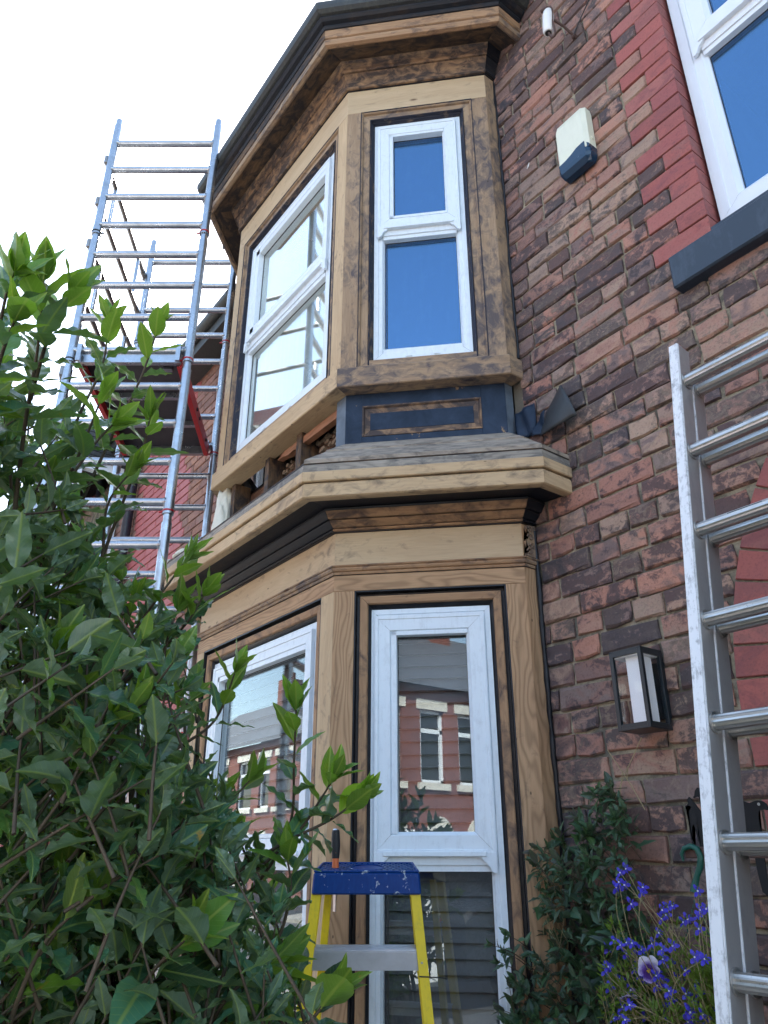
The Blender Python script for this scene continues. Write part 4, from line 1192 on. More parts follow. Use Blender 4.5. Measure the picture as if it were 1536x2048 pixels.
# cap skirt as hollow tray
def box8(m, b, t_, grain='x'):
    vs = [Ms @ Vector(p) for p in b + t_]
    m.add(vs, [(0, 1, 2, 3), (7, 6, 5, 4), (0, 4, 5, 1), (1, 5, 6, 2), (2, 6, 7, 3), (3, 7, 4, 0)])
box8(m, [(-hw - .004, -.006, -hc), (hw + .004, -.006, -hc), (hw - .004, dp, -hc), (-hw + .006, dp, -hc)], [(-hw, 0, -.003), (hw, 0, -.003), (hw - .009, dp, -.003), (-hw + .012, dp, -.003)])
cap = m.build('ladder_cap', CAPB, steps, bevel=.004)
# raised rim and tray details
m = MB()
for (x0, x1, y0, y1) in ((-hw + .001, hw - .001, .001, .007), (-hw + .011, hw - .011, dp - .007, dp - .001)):
    m.box(Ms, x0, x1, y0, y1, -.003, .002)
m.box(Ms @ Matrix.Rotation(math.radians(-3.2), 4, 'Z'), -hw + .001, -hw + .007, .002, dp - .012, -.003, .002); m.box(Ms @ Matrix.Rotation(math.radians(3.2), 4, 'Z'), hw - .007, hw - .001, .002, dp - .012, -.003, .002)
m.build('cap_rim', CAPB, steps, bevel=.001)
m = MB(); rows = 9
for j in range(rows):
    for i in range(16):
        x = -hw + .02 + i * (2 * hw - .04) / 15 + (.5 if j % 2 else 0) * (2 * hw - .04) / 15; y = .016 + j * (dp - .03) / (rows - 1)
        if (x / .048) ** 2 + ((y - dp * .5) / .06) ** 2 < 1: continue
        if x > hw - .014: continue
        m.box(Ms, x - .0052, x + .0052, y - .0058, y + .0058, -.003, -.0008)
tag(m.build('tread_pattern', LADDER_BLUE, steps), kind='stuff')
m = MB(); pts = [Ms @ Vector((.048 * math.cos(a), dp * .5 + .06 * math.sin(a), -.0012)) for a in np.linspace(0, 2 * math.pi, 33)]
m.tube(pts, .0017, 5, cap=False); m.build('bucket_ring', CAPB, steps)
HOLE = plastic('hole_dark', (.002, .008, .03), .8)
for (x, y, r) in ((-.072, .035, .0125), (.072, .035, .0125), (-.065, .10, .0085), (.062, .12, .0075), (.088, .12, .0075)):
    m = MB(); m.tube([Ms @ Vector((x, y, -.0035)), Ms @ Vector((x, y, -.0022))], r, 16); m.build('tool_hole', HOLE, steps)
# front rails: splayed downwards and towards the camera
def rail(x0, x1, y0, z0, L, splay, lean, name, w=.019, d=.034):
    m = MB()
    up0 = Vector((x0, y0, z0)); dn = Vector((x0 + splay * L, y0 - lean * L, z0 - L))
    a = (dn - up0).normalized(); sx = Vector((1, 0, 0)); sy = a.cross(sx).normalized(); 
    if sy.y < 0: sy = -sy
    def seg(xa, xb, ya, yb):
        vs = []
        for p in (up0, dn):
            for (u, v) in ((xa, ya), (xb, ya), (xb, yb), (xa, yb)): vs.append(Ms @ (p + sx * u + sy * v))
        m.add(vs, [(0, 1, 2, 3), (7, 6, 5, 4), (0, 4, 5, 1), (1, 5, 6, 2), (2, 6, 7, 3), (3, 7, 4, 0)])
    sg = 1 if x0 > 0 else -1
    seg(-w / 2, w / 2, 0, .004)                    # front flange
    seg(sg * w / 2 - (.004 if sg > 0 else 0), sg * w / 2 + (.004 if sg < 0 else 0) , .0043, d)  # web on the outside
    seg(-w / 2, w / 2, d + .0003, d + .004)
    return m.build(name, YELLOW, steps, bevel=.0008)
SP, LE = .10, .17
rail(-hw + .009, 0, .004, -hc + .01, 1.5, -SP, LE, 'front_rail', w=.025)
rail(hw - .012, 0, .004, -hc + .01, 1.5, SP, LE, 'front_rail', w=.025)
rail(-hw + .034, 0, .115, -hc + .01, 1.5, -SP * .8, -.02, 'rear_rail', d=.028)
rail(hw - .016, 0, .115, -hc + .01, 1.5, SP * 1.0, -.02, 'rear_rail', d=.028)
for i in range(5):
    zt = -.185 - i * .25 - .0; yt = .004 - LE * (-zt - hc + .01); ww = hw - .018 + SP * (-zt - .045)
    m = MB(); 
    vs = [(-ww, yt + .002, zt), (ww, yt + .002, zt), (ww, yt + .075, zt + .002), (-ww, yt + .075, zt + .002)]
    m.box(Ms, -ww, ww, yt + .004, yt + .078, zt, zt + .003)
    for j in range(4): m.box(Ms, -ww, ww, yt + .012 + j * .016, yt + .017 + j * .016, zt + .0032, zt + .005)
    m.box(Ms, -ww, ww, yt + .003, yt + .006, zt - .040, zt + .0005)
    st = m.build('tread', STEEL if False else ALU_RUNG if False else metal('tread_%s' % 'alu', (.62, .65, .7), .3, .3, (.2, 1, 1), 20) if i == 0 else bpy.data.materials['tread_alu'], steps)
    for sg in (-1, 1):
        m = MB(); c = Vector((sg * (ww + .006), yt - .001, zt - .022)); m.tube([Ms @ c, Ms @ (c - Vector((0, .003, 0)))], [.0045, .003], 10); m.build('rivet', STEEL, steps)
# cable tie round the right rail
m = MB(); cz = -.235; cyy = .004 - LE * (-cz - hc); cxx = hw - .011 + SP * (-cz - .045)
m.tube([Ms @ Vector((cxx - .012, cyy - .003, cz)), Ms @ Vector((cxx + .014, cyy - .003, cz - .001)), Ms @ Vector((cxx + .016, cyy + .03, cz)), Ms @ Vector((cxx - .012, cyy + .03, cz)), Ms @ Vector((cxx - .012, cyy - .003, cz))], .0016, 6)
m.tube([Ms @ Vector((cxx + .010, cyy - .004, cz - .001)), Ms @ Vector((cxx + .045, cyy - .002, cz - .003)), Ms @ Vector((cxx + .055, cyy, cz - .006))], .0015, 6)
m.build('cable_tie', BLACK_RUBBER, steps)
# chisel standing in the cap
chis = empty('chisel', Ms @ Vector((-.086, .115, -.06)), 'black and orange handled chisel standing upright in the blue ladder top', 'chisel')
base = Ms @ Vector((-.0865, .085, -.003)); 
prf = [(0, .0095, 0), (.012, .0092, 0), (.024, .0092, 0), (.0242, .0098, 1), (.03, .0105, 1), (.042, .0118, 1), (.060, .0125, 1), (.078, .0118, 1), (.09, .0112, 1), (.096, .010, 1)]
tl = Vector((-.03, 0, 1)).normalized()
m = MB(); m.tube([base + tl * a for a, r, c in prf[:3]], [r for a, r, c in prf[:3]], 14); m.build('collar', ORANGE, chis)
m = MB(); m.tube([base + tl * a for a, r, c in prf[3:]], [r for a, r, c in prf[3:]], 14); m.build('handle', BLACK_RUBBER, chis)
m = MB(); m.tube([base + tl * .096, base + tl * .0995], [.008, .0065], 14); m.build('strike_cap', STEEL, chis)
m = MB(); vd = (CAM - base); vd.z = 0; vd.normalize(); sdv = vd.cross(Zz)
pts = []
for a in range(17):
    t = a / 16 * 2 * math.pi; u = math.copysign(abs(math.cos(t)) ** .6, math.cos(t)) * .0052; v = .062 + math.copysign(abs(math.sin(t)) ** .6, math.sin(t)) * .024
    pts.append(base + tl * v + sdv * u + vd * (.0106 - u * u * 60))
m.tube(pts, .0008, 5, cap=False); m.build('grip_line', ORANGE, chis)
m = MB(); m.box(Matrix.Translation(base + Vector((0, 0, -.085))), -.006, .006, -.0015, .0015, -.02, .085); m.build('blade', STEEL, chis)

# ================================================================== scaffold tower
tower = empty('scaffold_tower', (-3.9, -.85, 0), 'silver aluminium scaffold tower standing left of the bay with a red sided platform', 'scaffold tower')
NR, NL = Vector((-3.262, -.848, 0)), Vector((-3.634, -1.346, 0))
FR_, FL_ = Vector((-4.12, -.293, 0)), Vector((-4.489, -.786, 0))
RZ = [5.6 - .2218 * i for i in range(0, 26)]
def tower_frame(a, b, top, first, gname='end_frame'):
    nf = 0; z = top; 
    secs = [(4.86, top), (3.973, 4.86), (3.095, 3.973), (2.21, 3.095), (1.33, 2.21), (.1, 1.33)]
    for (z0, z1) in secs:
        prts = []
        for p, q in ((a, b), (b, a)):
            m = MB()
            m.tube([p + Zz * z0, p + Zz * (z1 - .045 if z1 != top else z1 - .05)], .0238, 16)
            m.tube([p + Zz * (z1 - .05), p + Zz * z1], .020, 14)
            fr = m.build('post', ALU, tower); prts.append(fr)
            m = MB(); m.tube([p + Zz * z0, p + Zz * (z0 + .055)], .0262, 16); m.tube([p + Zz * (z0 - .001), p + Zz * (z0 + .004)], .0272, 16); m.build('socket', ALU, fr)
            if z0 > .2:
                m = MB(); m.tube([p + Zz * (z0 + .012), p + Zz * (z0 + .02)], .0285, 14); d = (q - p).normalized(); m.tube([p + Zz * (z0 + .016) + d * .02, p + Zz * (z0 + .012) + d * .045], [.007, .004], 6); m.build('clip', RED if q is b else BLACK_RUBBER, fr)
        for zr in RZ:
            if z0 < zr < z1:
                m = MB(); m.tube([a + Zz * zr, b + Zz * zr], .0205, 14); rg = m.build('rung', ALU, tower)
                for p, q in ((a, b), (b, a)):
                    m = MB(); d = (q - p).normalized(); m.tube([p + Zz * zr + d * .018, p + Zz * zr + d * .028], [.0245, .0212], 12, cap=False)
                    m.build('weld', ALU, rg)
tower_frame(NR, NL, 5.80, 0); tower_frame(FR_, FL_, 5.80, 0)
# horizontal braces on the outer side
def brace(p, q, r=.0155, m_=BRACE, name='brace'):
    m = MB(); m.tube([p, q], r, 10); ob = m.build(name, m_, tower)
    m = MB()
    for e, d in ((p, (q - p).normalized()), (q, (p - q).normalized())):
        m.tube([e + d * .01, e + d * .055], .020, 10); m.tube([e + d * .0 + Zz * .026, e - Zz * .028], .013, 8)
        m.tube([e + d * .03 + Zz * .02, e + d * .045 + Zz * .035], .007, 6)
    m.build('hook', metal('hook_cast', (.3, .3, .3), .45, .5) if 'hook_cast' not in bpy.data.materials else bpy.data.materials['hook_cast'], ob)
odir = ((NL - NR).normalized())
for zc in (5.462, 5.121, 4.796, 4.451):
    brace(NL + odir * .032 + Zz * zc, FL_ + odir * .032 + Zz * zc)
for (za, zb) in ((5.462, 5.121), (4.796, 4.451)):
    for f in (.22, .82):
        p = (NL + odir * .032).lerp(FL_ + odir * .032, f); m = MB(); m.tube([p + Zz * zb, p + Zz * za], .0135, 8); m.build('guardrail_post', ALU, tower)
brace(NL + odir * .03 + Zz * 3.92, FL_ + odir * .03 + Zz * 3.0)
# platform
plat = None
fwd = (FR_ - NR).normalized(); acr = (NL - NR).normalized(); LP = (FR_ - NR).length; WP = (NL - NR).length
MP = Matrix((fwd, acr, Zz)).transposed().to_4x4(); MP.translation = NR + Zz * 3.945
m = MB(); m.box(MP, .03, LP - .03, .05, WP - .05, .085, .095, grain='x'); plat = m.build('platform', TARP, tower)
def sub(nm, mt, *bx):
    m = MB()
    for b in bx: m.box(MP, *b)
    return m.build(nm, mt, plat, bevel=.001)
sub('side_beam', RED, (.03, LP - .02, .035, .048, .02, .10), (.03, LP - .02, .035, .062, .018, .024))
sub('side_beam', RED, (.03, LP - .02, WP - .048, WP - .035, .02, .10), (.03, LP - .02, WP - .062, WP - .035, .018, .024))
sub('end_beam', ALU, (.0, .03, .04, WP - .04, .03, .10)); sub('end_beam', ALU, (LP - .03, LP, .04, WP - .04, .03, .10))
for f in (.36, .66): sub('cross_member', ALU, (LP * f, LP * f + .03, .05, WP - .05, .05, .084))
for y in (.05, WP - .05):
    m = MB(); m.box(MP, -.02, .03, y - .012, y + .012, .07, .125); m.box(MP, -.035, -.018, y - .012, y + .012, .02, .125); m.build('hook', ALU, plat)
    m = MB(); m.box(MP, LP - .03, LP + .02, y - .012, y + .012, .07, .125); m.build('hook', ALU, plat)
    m = MB()
    for f in (.1, .5, .6, .85): m.tube([MP @ Vector((LP * f, y - .022 if y < .3 else y + .022, .06)), MP @ Vector((LP * f, y - .004 if y < .3 else y + .004, .06))], .011, 8)
    m.build('bolt', BLACK_RUBBER, plat)
sub('hatch_catch', ALU, (.12, .15, WP * .18, WP * .26, .07, .084))

# ================================================================== neighbouring house to the left
nbh = empty('neighbour_house', (-7, 0, 0), 'neighbouring terraced house with red painted brick piers behind the scaffold', 'house')
joined([(-9.6, XL - .001, .012, .3, 0, 5.6)], 'mortar_wall', MORTAR, nbh)
items = []; nv = [brick_mesh('brick', .215, seed=50 + i, mt=BRICK_N) for i in range(3)] + []
nh = [brick_mesh('brick', .1035, seed=60 + i, mt=BRICK_N) for i in range(2)]
z = 5.58; k = 0; nobj = 0
redi = []
rp = [brick_mesh('brick', .215, seed=70 + i, mt=RED_PAINT, jit=.0012) for i in range(2)]
NA = (-5.9, 1.9, .95)
while z > 1.2:
    x = XL - .01 - (.055 if k % 2 else 0)
    while x > -9.4:
        L = .215 if rb.random() > .3 else .1035
        cx = x - L / 2; x -= L + .01
        red = (-6.46 < cx < -5.36) or ((cx - NA[0]) ** 2 + (z - NA[1]) ** 2 < 1.15 ** 2)
        if (cx - NA[0]) ** 2 + (z - NA[1]) ** 2 < .78 ** 2 or (cx < -7.1 and 2.9 < z < 5.3): continue
        if red: L = .215
        me = (rb.choice(rp) if red else (rb.choice(nv) if L > .2 else rb.choice(nh)))
        loc = Vector((cx, rb.uniform(-.001, .002), z)); M = Matrix.Translation(loc) @ Matrix.Diagonal((1, 1, 1.0, 1))
        if red:
            redi.append((me, M)); continue
        if nobj < 180 and visible(loc, 0) and cx > -5.5:
            link('brick', me, None, nbh, loc=loc); nobj += 1
        else: items.append((me, M))
    z -= .0759; k += 1
make_joined('brickwork', items, BRICK_N, nbh)
make_joined('red_brickwork', redi, RED_PAINT, nbh)
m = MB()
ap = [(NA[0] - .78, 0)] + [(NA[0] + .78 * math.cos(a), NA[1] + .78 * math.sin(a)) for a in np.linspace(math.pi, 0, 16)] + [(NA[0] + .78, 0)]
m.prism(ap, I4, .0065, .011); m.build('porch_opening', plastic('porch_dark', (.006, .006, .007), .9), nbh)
m = MB()
for a in (.25, .5, .8):
    m.tube([(NA[0] + .6 * math.cos(a), -.03, NA[1] + .6 * math.sin(a)), (NA[0] + .45 * math.cos(a), -.05, NA[1] + .5 * math.sin(a))], [.09, .04], 8)
m.build('terracotta_pot', simple('terracotta', (.24, .08, .05)), nbh)
m = MB(); m.tube([(-6.55, -.06, 0), (-6.55, -.06, 5.5), (-6.55, -.25, 5.72)], .045, 12); m.build('downpipe', plastic('pipe_navy', (.012, .016, .028), .4), nbh)
gm.build('gutter', GUTTER, nbh)
joined([(-9.6, XL - .002, -.19, .02, 5.33, 5.39), (-9.6, XL - .002, -.19, -.16, 5.39, 5.46)], 'soffit_board', GUTTER, nbh)
rf = MB(); rf.add([(-9.6, -.24, 5.52), (XL - .01, -.24, 5.52), (XL - .01, 4.2, 9.0), (-9.6, 4.2, 9.0), (-9.6, 8.7, 5.84), (XL - .01, 8.7, 5.84)], [(0, 1, 2, 3), (3, 2, 5, 4)]); rf.build('roof', SLATE, nbh)
# neighbour's bay
m = MB(); m.box(I4, -8.9, -7.05, -.5, -.02, 0, 2.85); m.box(I4, -8.9, -7.05, -.5, -.02, 5.2, 5.55); m.build('bay_wall', RED_PAINT, nbh)
m = MB()
for x in (-8.9, -8.3, -7.7, -7.13): m.box(I4, x, x + .08, -.5, -.42, 2.85, 5.2)
m.box(I4, -7.13, -7.05, -.42, -.02, 2.85, 2.95); m.box(I4, -7.13, -7.05, -.42, -.02, 5.1, 5.2); m.box(I4, -7.13, -7.05, -.1, -.02, 2.95, 5.1); m.box(I4, -8.9, -7.05, -.5, -.42, 3.9, 3.98)
m.build('bay_frame', UPVC_CLEAN, nbh)
m = MB(); m.box(I4, -8.85, -7.1, -.46, -.455, 2.9, 5.2); m.box(I4, -7.095, -7.09, -.44, -.04, 2.9, 5.15); m.build('glass_pane', GLASS, nbh)
m = MB()
for i in range(7): m.box(I4, -8.92, -7.03, -.51 - i * .006, -.02, 5.2 + i * .05, 5.243 + i * .05)
m.build('cladding', GUTTER, nbh)
# loose cables on the neighbour's wall
for i, (a, b) in enumerate((((-4.35, 5.1), (-5.3, 5.5)), ((-4.4, 4.7), (-4.8, 5.5)))):
    m = MB(); m.tube([(a[0], -.02, a[1]), ((a[0] + b[0]) / 2, -.04, (a[1] + b[1]) / 2 - .1), (b[0], -.05, b[1])], .006, 6); m.build('cable', BLACK_RUBBER, nbh)

# ================================================================== ground and the street behind the camera
def sheet(name, x0, x1, y0, y1, z, material):
    m = MB(); m.add([(x0, y0, z), (x1, y0, z), (x1, y1, z), (x0, y1, z)], [(0, 1, 2, 3)]); o = m.build(name, material); o['kind'] = 'structure'; return o
sheet('ground', -150, 150, -150, 150, -.02, SOIL)
sheet('garden_path', -20, 20, -3.2, -.3, .0, PAVING)
sheet('road', -60, 60, -11.0, -5.2, -.012, ASPHALT)
def slab(name, *b, mt=PAVING):
    m = MB(); m.box(I4, *b); o = m.build(name, mt); o['kind'] = 'structure'
slab('pavement', -60, 60, -5.2, -3.3, -.015, .11); slab('pavement', -60, 60, -12.6, -11.0, -.015, .11)

OPB = simple('opposite_brick', (.17, .062, .048), .85, .3, 12)
def opp_house(x0, label):
    t = empty('terraced_house', (x0 + 2.6, -13.6, 0), label, 'house', 'terraced houses across the street')
    Y = -13.6
    m = MB()
    m.box(I4, x0, x0 + .5, Y - .3, Y, 0, 5.7); m.box(I4, x0 + 4.7, x0 + 5.2, Y - .3, Y, 0, 5.7); m.box(I4, x0 + .5, x0 + 4.7, Y - .3, Y, 2.2, 3.3); m.box(I4, x0 + .5, x0 + 4.7, Y - .3, Y, 5.1, 5.7)
    m.box(I4, x0 + 1.7, x0 + 2.3, Y - .3, Y, 3.3, 5.1); m.box(I4, x0 + 3.1, x0 + 3.6, Y - .3, Y, 3.3, 5.1); m.box(I4, x0 + 1.7, x0 + 2.3, Y - .3, Y, 0, 2.2)
    m.box(I4, x0 + 3.4, x0 + 3.7, Y - .3, Y, 0, 2.2)
    m.box(I4, x0, x0 + 5.2, Y - 5, Y - 4.8, 0, 5.7)
    m.build('brick_wall', OPB, t)
    def win(a, b, z0, z1):
        m = MB(); m.box(I4, x0 + a, x0 + b, Y - .16, Y - .15, z0, z1); w = m.build('window', CAR_GLASS, t)
        m = MB()
        for (p, q, r, s) in ((a, b, z0, z0 + .08), (a, b, z1 - .08, z1), (a, a + .08, z0, z1), (b - .08, b, z0, z1), (a, b, z0 + (z1 - z0) * .68, z0 + (z1 - z0) * .74)):
            m.box(I4, x0 + p, x0 + q, Y - .149, Y - .08, r, s)
        m.build('frame', UPVC_CLEAN, w)
        m = MB(); m.box(I4, x0 + a - .12, x0 + b + .12, Y - .14, Y + .08, z0 - .16, z0 - .002); m.box(I4, x0 + a - .12, x0 + b + .12, Y - .14, Y + .03, z1 + .002, z1 + .26); m.build('stone_sill', STONE, w)
    win(.5, 1.7, 3.3, 5.1 - .0); win(2.3, 3.1, 3.3, 5.1); win(3.6, 4.7, 3.3, 5.1); win(.5, 1.7, .8, 2.2 + .0)
    for cx in (2.85, 4.2):
        for r0, r1, mt, nm in ((.36, .52, STONE, 'arch_ring'), (0, .36, CAR_GLASS, 'doorway')):
            m = MB(); pl = [(x0 + cx + r1 * math.cos(a), 1.75 + r1 * 1.5 * math.sin(a)) for a in np.linspace(0, math.pi, 13)]
            if r0: pl += [(x0 + cx + r0 * math.cos(a), 1.75 + r0 * 1.5 * math.sin(a)) for a in np.linspace(math.pi, 0, 13)]
            m.prism(pl, I4, Y + .002, Y + (.06 if r0 else .03)); m.build(nm, mt, t)
    rf = MB(); rf.add([(x0, Y + .3, 5.65), (x0 + 5.2, Y + .3, 5.65), (x0 + 5.2, Y - 2.6, 8.0), (x0, Y - 2.6, 8.0), (x0, Y - 5.3, 5.65), (x0 + 5.2, Y - 5.3, 5.65)], [(0, 1, 2, 3), (3, 2, 5, 4)]); r = rf.build('roof', SLATE, t)
    m = MB(); m.box(I4, x0 + 4.6, x0 + 5.4, Y - 3.0, Y - 2.2, 7.3, 8.9)
    for i in range(3): m.tube([(x0 + 4.75 + i * .25, Y - 2.6, 8.9), (x0 + 4.75 + i * .25, Y - 2.6, 9.2)], .09, 8)
    m.build('chimney', OPB, r)
for i in range(-7, 6):
    opp_house(i * 5.2 + 1.4, ('sunlit brick terraced house across the street, %s along to the %s of the white van' % (['', 'first', 'second', 'third', 'fourth', 'fifth', 'sixth', 'seventh'][abs(i)], 'right' if i > 0 else 'left')) if i else 'sunlit red brick terraced house directly behind the white van')
def parked(x0, x1, top, label, paintm, cat):
    van = empty('parked_van' if cat == 'van' else 'added_dark_car', ((x0 + x1) / 2, -6.6, 0), label, cat)
    Mv = Matrix.Translation((x0, -5.7, 0)); L = x1 - x0
    m = MB(); m.prism([(0, .3), (.0, .95), (.12, top * .6), (L * .2, top * .62), (L * .32, top), (L - .3, top), (L - .06, top * .55), (L, .9), (L, .3)], Mv, -1.8, 0); m.build('body', paintm, van, bevel=.05)
    m = MB(); m.prism([(L * .24, top * .63), (L * .34, top * .94), (L * .6, top * .94), (L * .6, top * .63)], Mv, .001, .012); m.build('side_window', CAR_GLASS, van)
    m = MB(); m.prism([(L - .22, .8), (L - .02, .8), (L - .05, top * .52), (L - .22, top * .52)], Mv, .001, .02); m.build('tail_light', RED, van)
    for x in (L * .2, L * .78):
        m = MB(); m.tube([Mv @ Vector((x, -.19, .32)), Mv @ Vector((x, .02, .32))], .32, 20); w = m.build('wheel', BLACK_RUBBER, van)
        m = MB(); m.tube([Mv @ Vector((x, .01, .32)), Mv @ Vector((x, .03, .32))], .18, 14); m.build('hub_cap', ALU_MATT, w)
parked(-1.9, 2.72, 1.9, 'white van parked at the kerb, a bright strip in the lower bay glass', WHITE_CAR, 'van')
parked(3.0, 7.3, 1.75, 'added dark car at the kerb behind the white van, darkening the bay glass reflection', plastic('car_dark', (.01, .012, .014), .25, 0), 'car')  # added out of view to darken part of the lower pane's reflection

# ================================================================== foliage
def leaf_mesh(name, L=1.0, Wd=.36, wav=.045, fold=.25, curl=.2, seed=0, mt=None, nseg=9, serr=.0):
    """leaf lying along +x, midrib at y=0, normal +z; uv = (along, across)"""
    r = random.Random(seed); vs = []; uv = []; fs = []
    cols = 5
    for i in range(nseg + 1):
        t = i / nseg
        w = Wd * .5 * (math.sin(math.pi * min(1, t ** .85)) ** .85) * (1 - .18 * t) if 0 < t < 1 else 0.004
        ph = r.uniform(-.4, .4)
        for j in range(cols):
            s = (j / (cols - 1)) * 2 - 1
            e = 1 + serr * (1 if i % 2 else -1) * abs(s)
            y = w * s * e
            zz = abs(y) * fold + wav * math.sin(t * 19 + (2.2 if s > 0 else 0) + seed + ph) * abs(s) ** 2 * min(1, w / (Wd * .3)) - curl * t * t + curl * .35 * t
            vs.append((t * L, y, zz * L)); uv.append((t, s * .5 * (w / (Wd * .5) if w else 0)))
    # petiole
    for i in range(nseg):
        for j in range(cols - 1):
            a = i * cols + j; fs.append((a, a + cols, a + cols + 1, a + 1))
    m = MB(); m.add([Vector((v[0], v[1], v[2])) for v in vs], fs, [[uv[q] for q in f] for f in fs], True)
    b = len(m.v)
    pt = [Vector((-.09, 0, -.02)), Vector((.04, 0, 0))]
    m.add([Vector((-.1, -.012, -.025)), Vector((.05, -.008, -.001)), Vector((.05, .008, -.001)), Vector((-.1, .012, -.025))], [(0, 1, 2, 3)], [[(0, 0)] * 4])
    return m.mesh(name, mt)

LV = [leaf_mesh('leaf', seed=i + 3, Wd=.46 + .05 * (i % 3), wav=.02 + .012 * (i % 4), fold=.1 + .16 * (i % 3), curl=.02 + .10 * (i % 5), mt=LEAF, nseg=14, serr=.022) for i in range(12)]
LVY = [leaf_mesh('leaf', seed=20 + i, Wd=.46 + .06 * (i % 2), wav=.016, fold=.1 + .08 * i, curl=.03 + .05 * i, mt=LEAF_YOUNG, nseg=12, serr=.02) for i in range(4)]

def frame_from(d, up):
    x = d.normalized(); z = (up - x * up.dot(x))
    if z.length < 1e-4: z = Vector((0, 0, 1)) - x * x.z
    z.normalize(); y = z.cross(x); return Matrix((x, y, z)).transposed().to_4x4()

class Plant:
    def __init__(s): s.leaves = []; s.stems = []
    def shoot(s, pts, r0, r1, nleaf, lsize, rnd, young=0, start=.25, spread=55, droop=.1, V=None, VY=None):
        pts = [Vector(p) for p in pts]
        # resample with bezier-ish smoothing
        dense = []
        for i in range(len(pts) - 1):
            p0 = pts[max(i - 1, 0)]; p1 = pts[i]; p2 = pts[i + 1]; p3 = pts[min(i + 2, len(pts) - 1)]
            for q in range(6):
                t = q / 6
                dense.append(.5 * ((2 * p1) + (-p0 + p2) * t + (2 * p0 - 5 * p1 + 4 * p2 - p3) * t * t + (-p0 + 3 * p1 - 3 * p2 + p3) * t ** 3))
        dense.append(pts[-1])
        n = len(dense)
        s.stems.append((dense, [r0 + (r1 - r0) * i / (n - 1) for i in range(n)]))
        ang = rnd.uniform(0, 6.28)
        for i in range(nleaf):
            t = start + (1 - start) * (i + .5) / nleaf
            f = t * (n - 1); a = int(min(f, n - 2)); p = dense[a].lerp(dense[a + 1], f - a); d = (dense[a + 1] - dense[a]).normalized()
            ang += 2.4 + rnd.uniform(-.4, .4)
            ax = d.orthogonal().normalized(); ax.rotate(Matrix.Rotation(ang, 3, d))
            sp = math.radians(spread * (1.15 - .75 * max(0, t - .55) / .45) + rnd.uniform(-14, 14))
            ld = d * math.cos(sp) + ax * math.sin(sp) + Vector((0, 0, -droop + rnd.uniform(-.1, .1)))
            up = (d * math.sin(sp) - ax * math.cos(sp)) + Vector((0, 0, .55)) + Vector((rnd.uniform(-.3, .3), rnd.uniform(-.3, .3), 0))
            L = lsize * rnd.uniform(.75, 1.15) * (1 - .35 * max(0, t - .8) / .2)
            M = Matrix.Translation(p + ld.normalized() * .004) @ frame_from(ld, up) @ Matrix.Diagonal((L, L * rnd.uniform(.85, 1.1), L, 1))
            vv = (VY if (VY and t > 1 - young) else V)
            s.leaves.append((rnd.choice(vv), M))
        # terminal leaves
        d = (dense[-1] - dense[-3]).normalized()
        for i in range(3):
            ax = d.orthogonal().normalized(); ax.rotate(Matrix.Rotation(ang + i * 2.1, 3, d)); sp = math.radians(rnd.uniform(12, 34))
            ld = d * math.cos(sp) + ax * math.sin(sp); up = d * math.sin(sp) - ax * math.cos(sp)
            L = lsize * rnd.uniform(.6, .9)
            s.leaves.append((rnd.choice(VY if (VY and young > 0) else V), Matrix.Translation(dense[-1]) @ frame_from(ld, up) @ Matrix.Diagonal((L, L, L, 1))))
    def build(s, root, stem_mat, nparts=300, lname='leaf', fname='foliage', nstems=40, sides=6):
        s.stems.sort(key=lambda q: -len(q[0]) * q[1][0])
        for st, rr in s.stems[:nstems]:
            m = MB(); m.tube(st, rr, sides, cap=False); m.build('stem', stem_mat, root, recalc=False)
        if len(s.stems) > nstems:
            m = MB()
            for st, rr in s.stems[nstems:]: m.tube(st, rr, 5, cap=False)
            tag(m.build('twigs', stem_mat, root, recalc=False), kind='stuff')
        def score(q):
            p = project(q[1].translation)
            if p is None or not (-20 < p[0] < 1556 and -20 < p[1] < 2068): return 0
            return q[1].to_scale().x / p[2]
        L = sorted(s.leaves, key=lambda q: -score(q)); 
        winv = world_m(root).inverted()
        for me, M in L[:nparts]:
            o = bpy.data.objects.new(lname, me); COL.objects.link(o); o.parent = root; o.matrix_parent_inverse = winv
            loc, rq, sc = M.decompose(); o.location = loc; o.rotation_euler = rq.to_euler(); o.scale = sc
        groups = {}
        for me, M in L[nparts:]: groups.setdefault(me.materials[0].name, []).append((me, M))
        for i, (k_, it) in enumerate(groups.items()): 
            make_joined(fname, it, bpy.data.materials[k_], root)

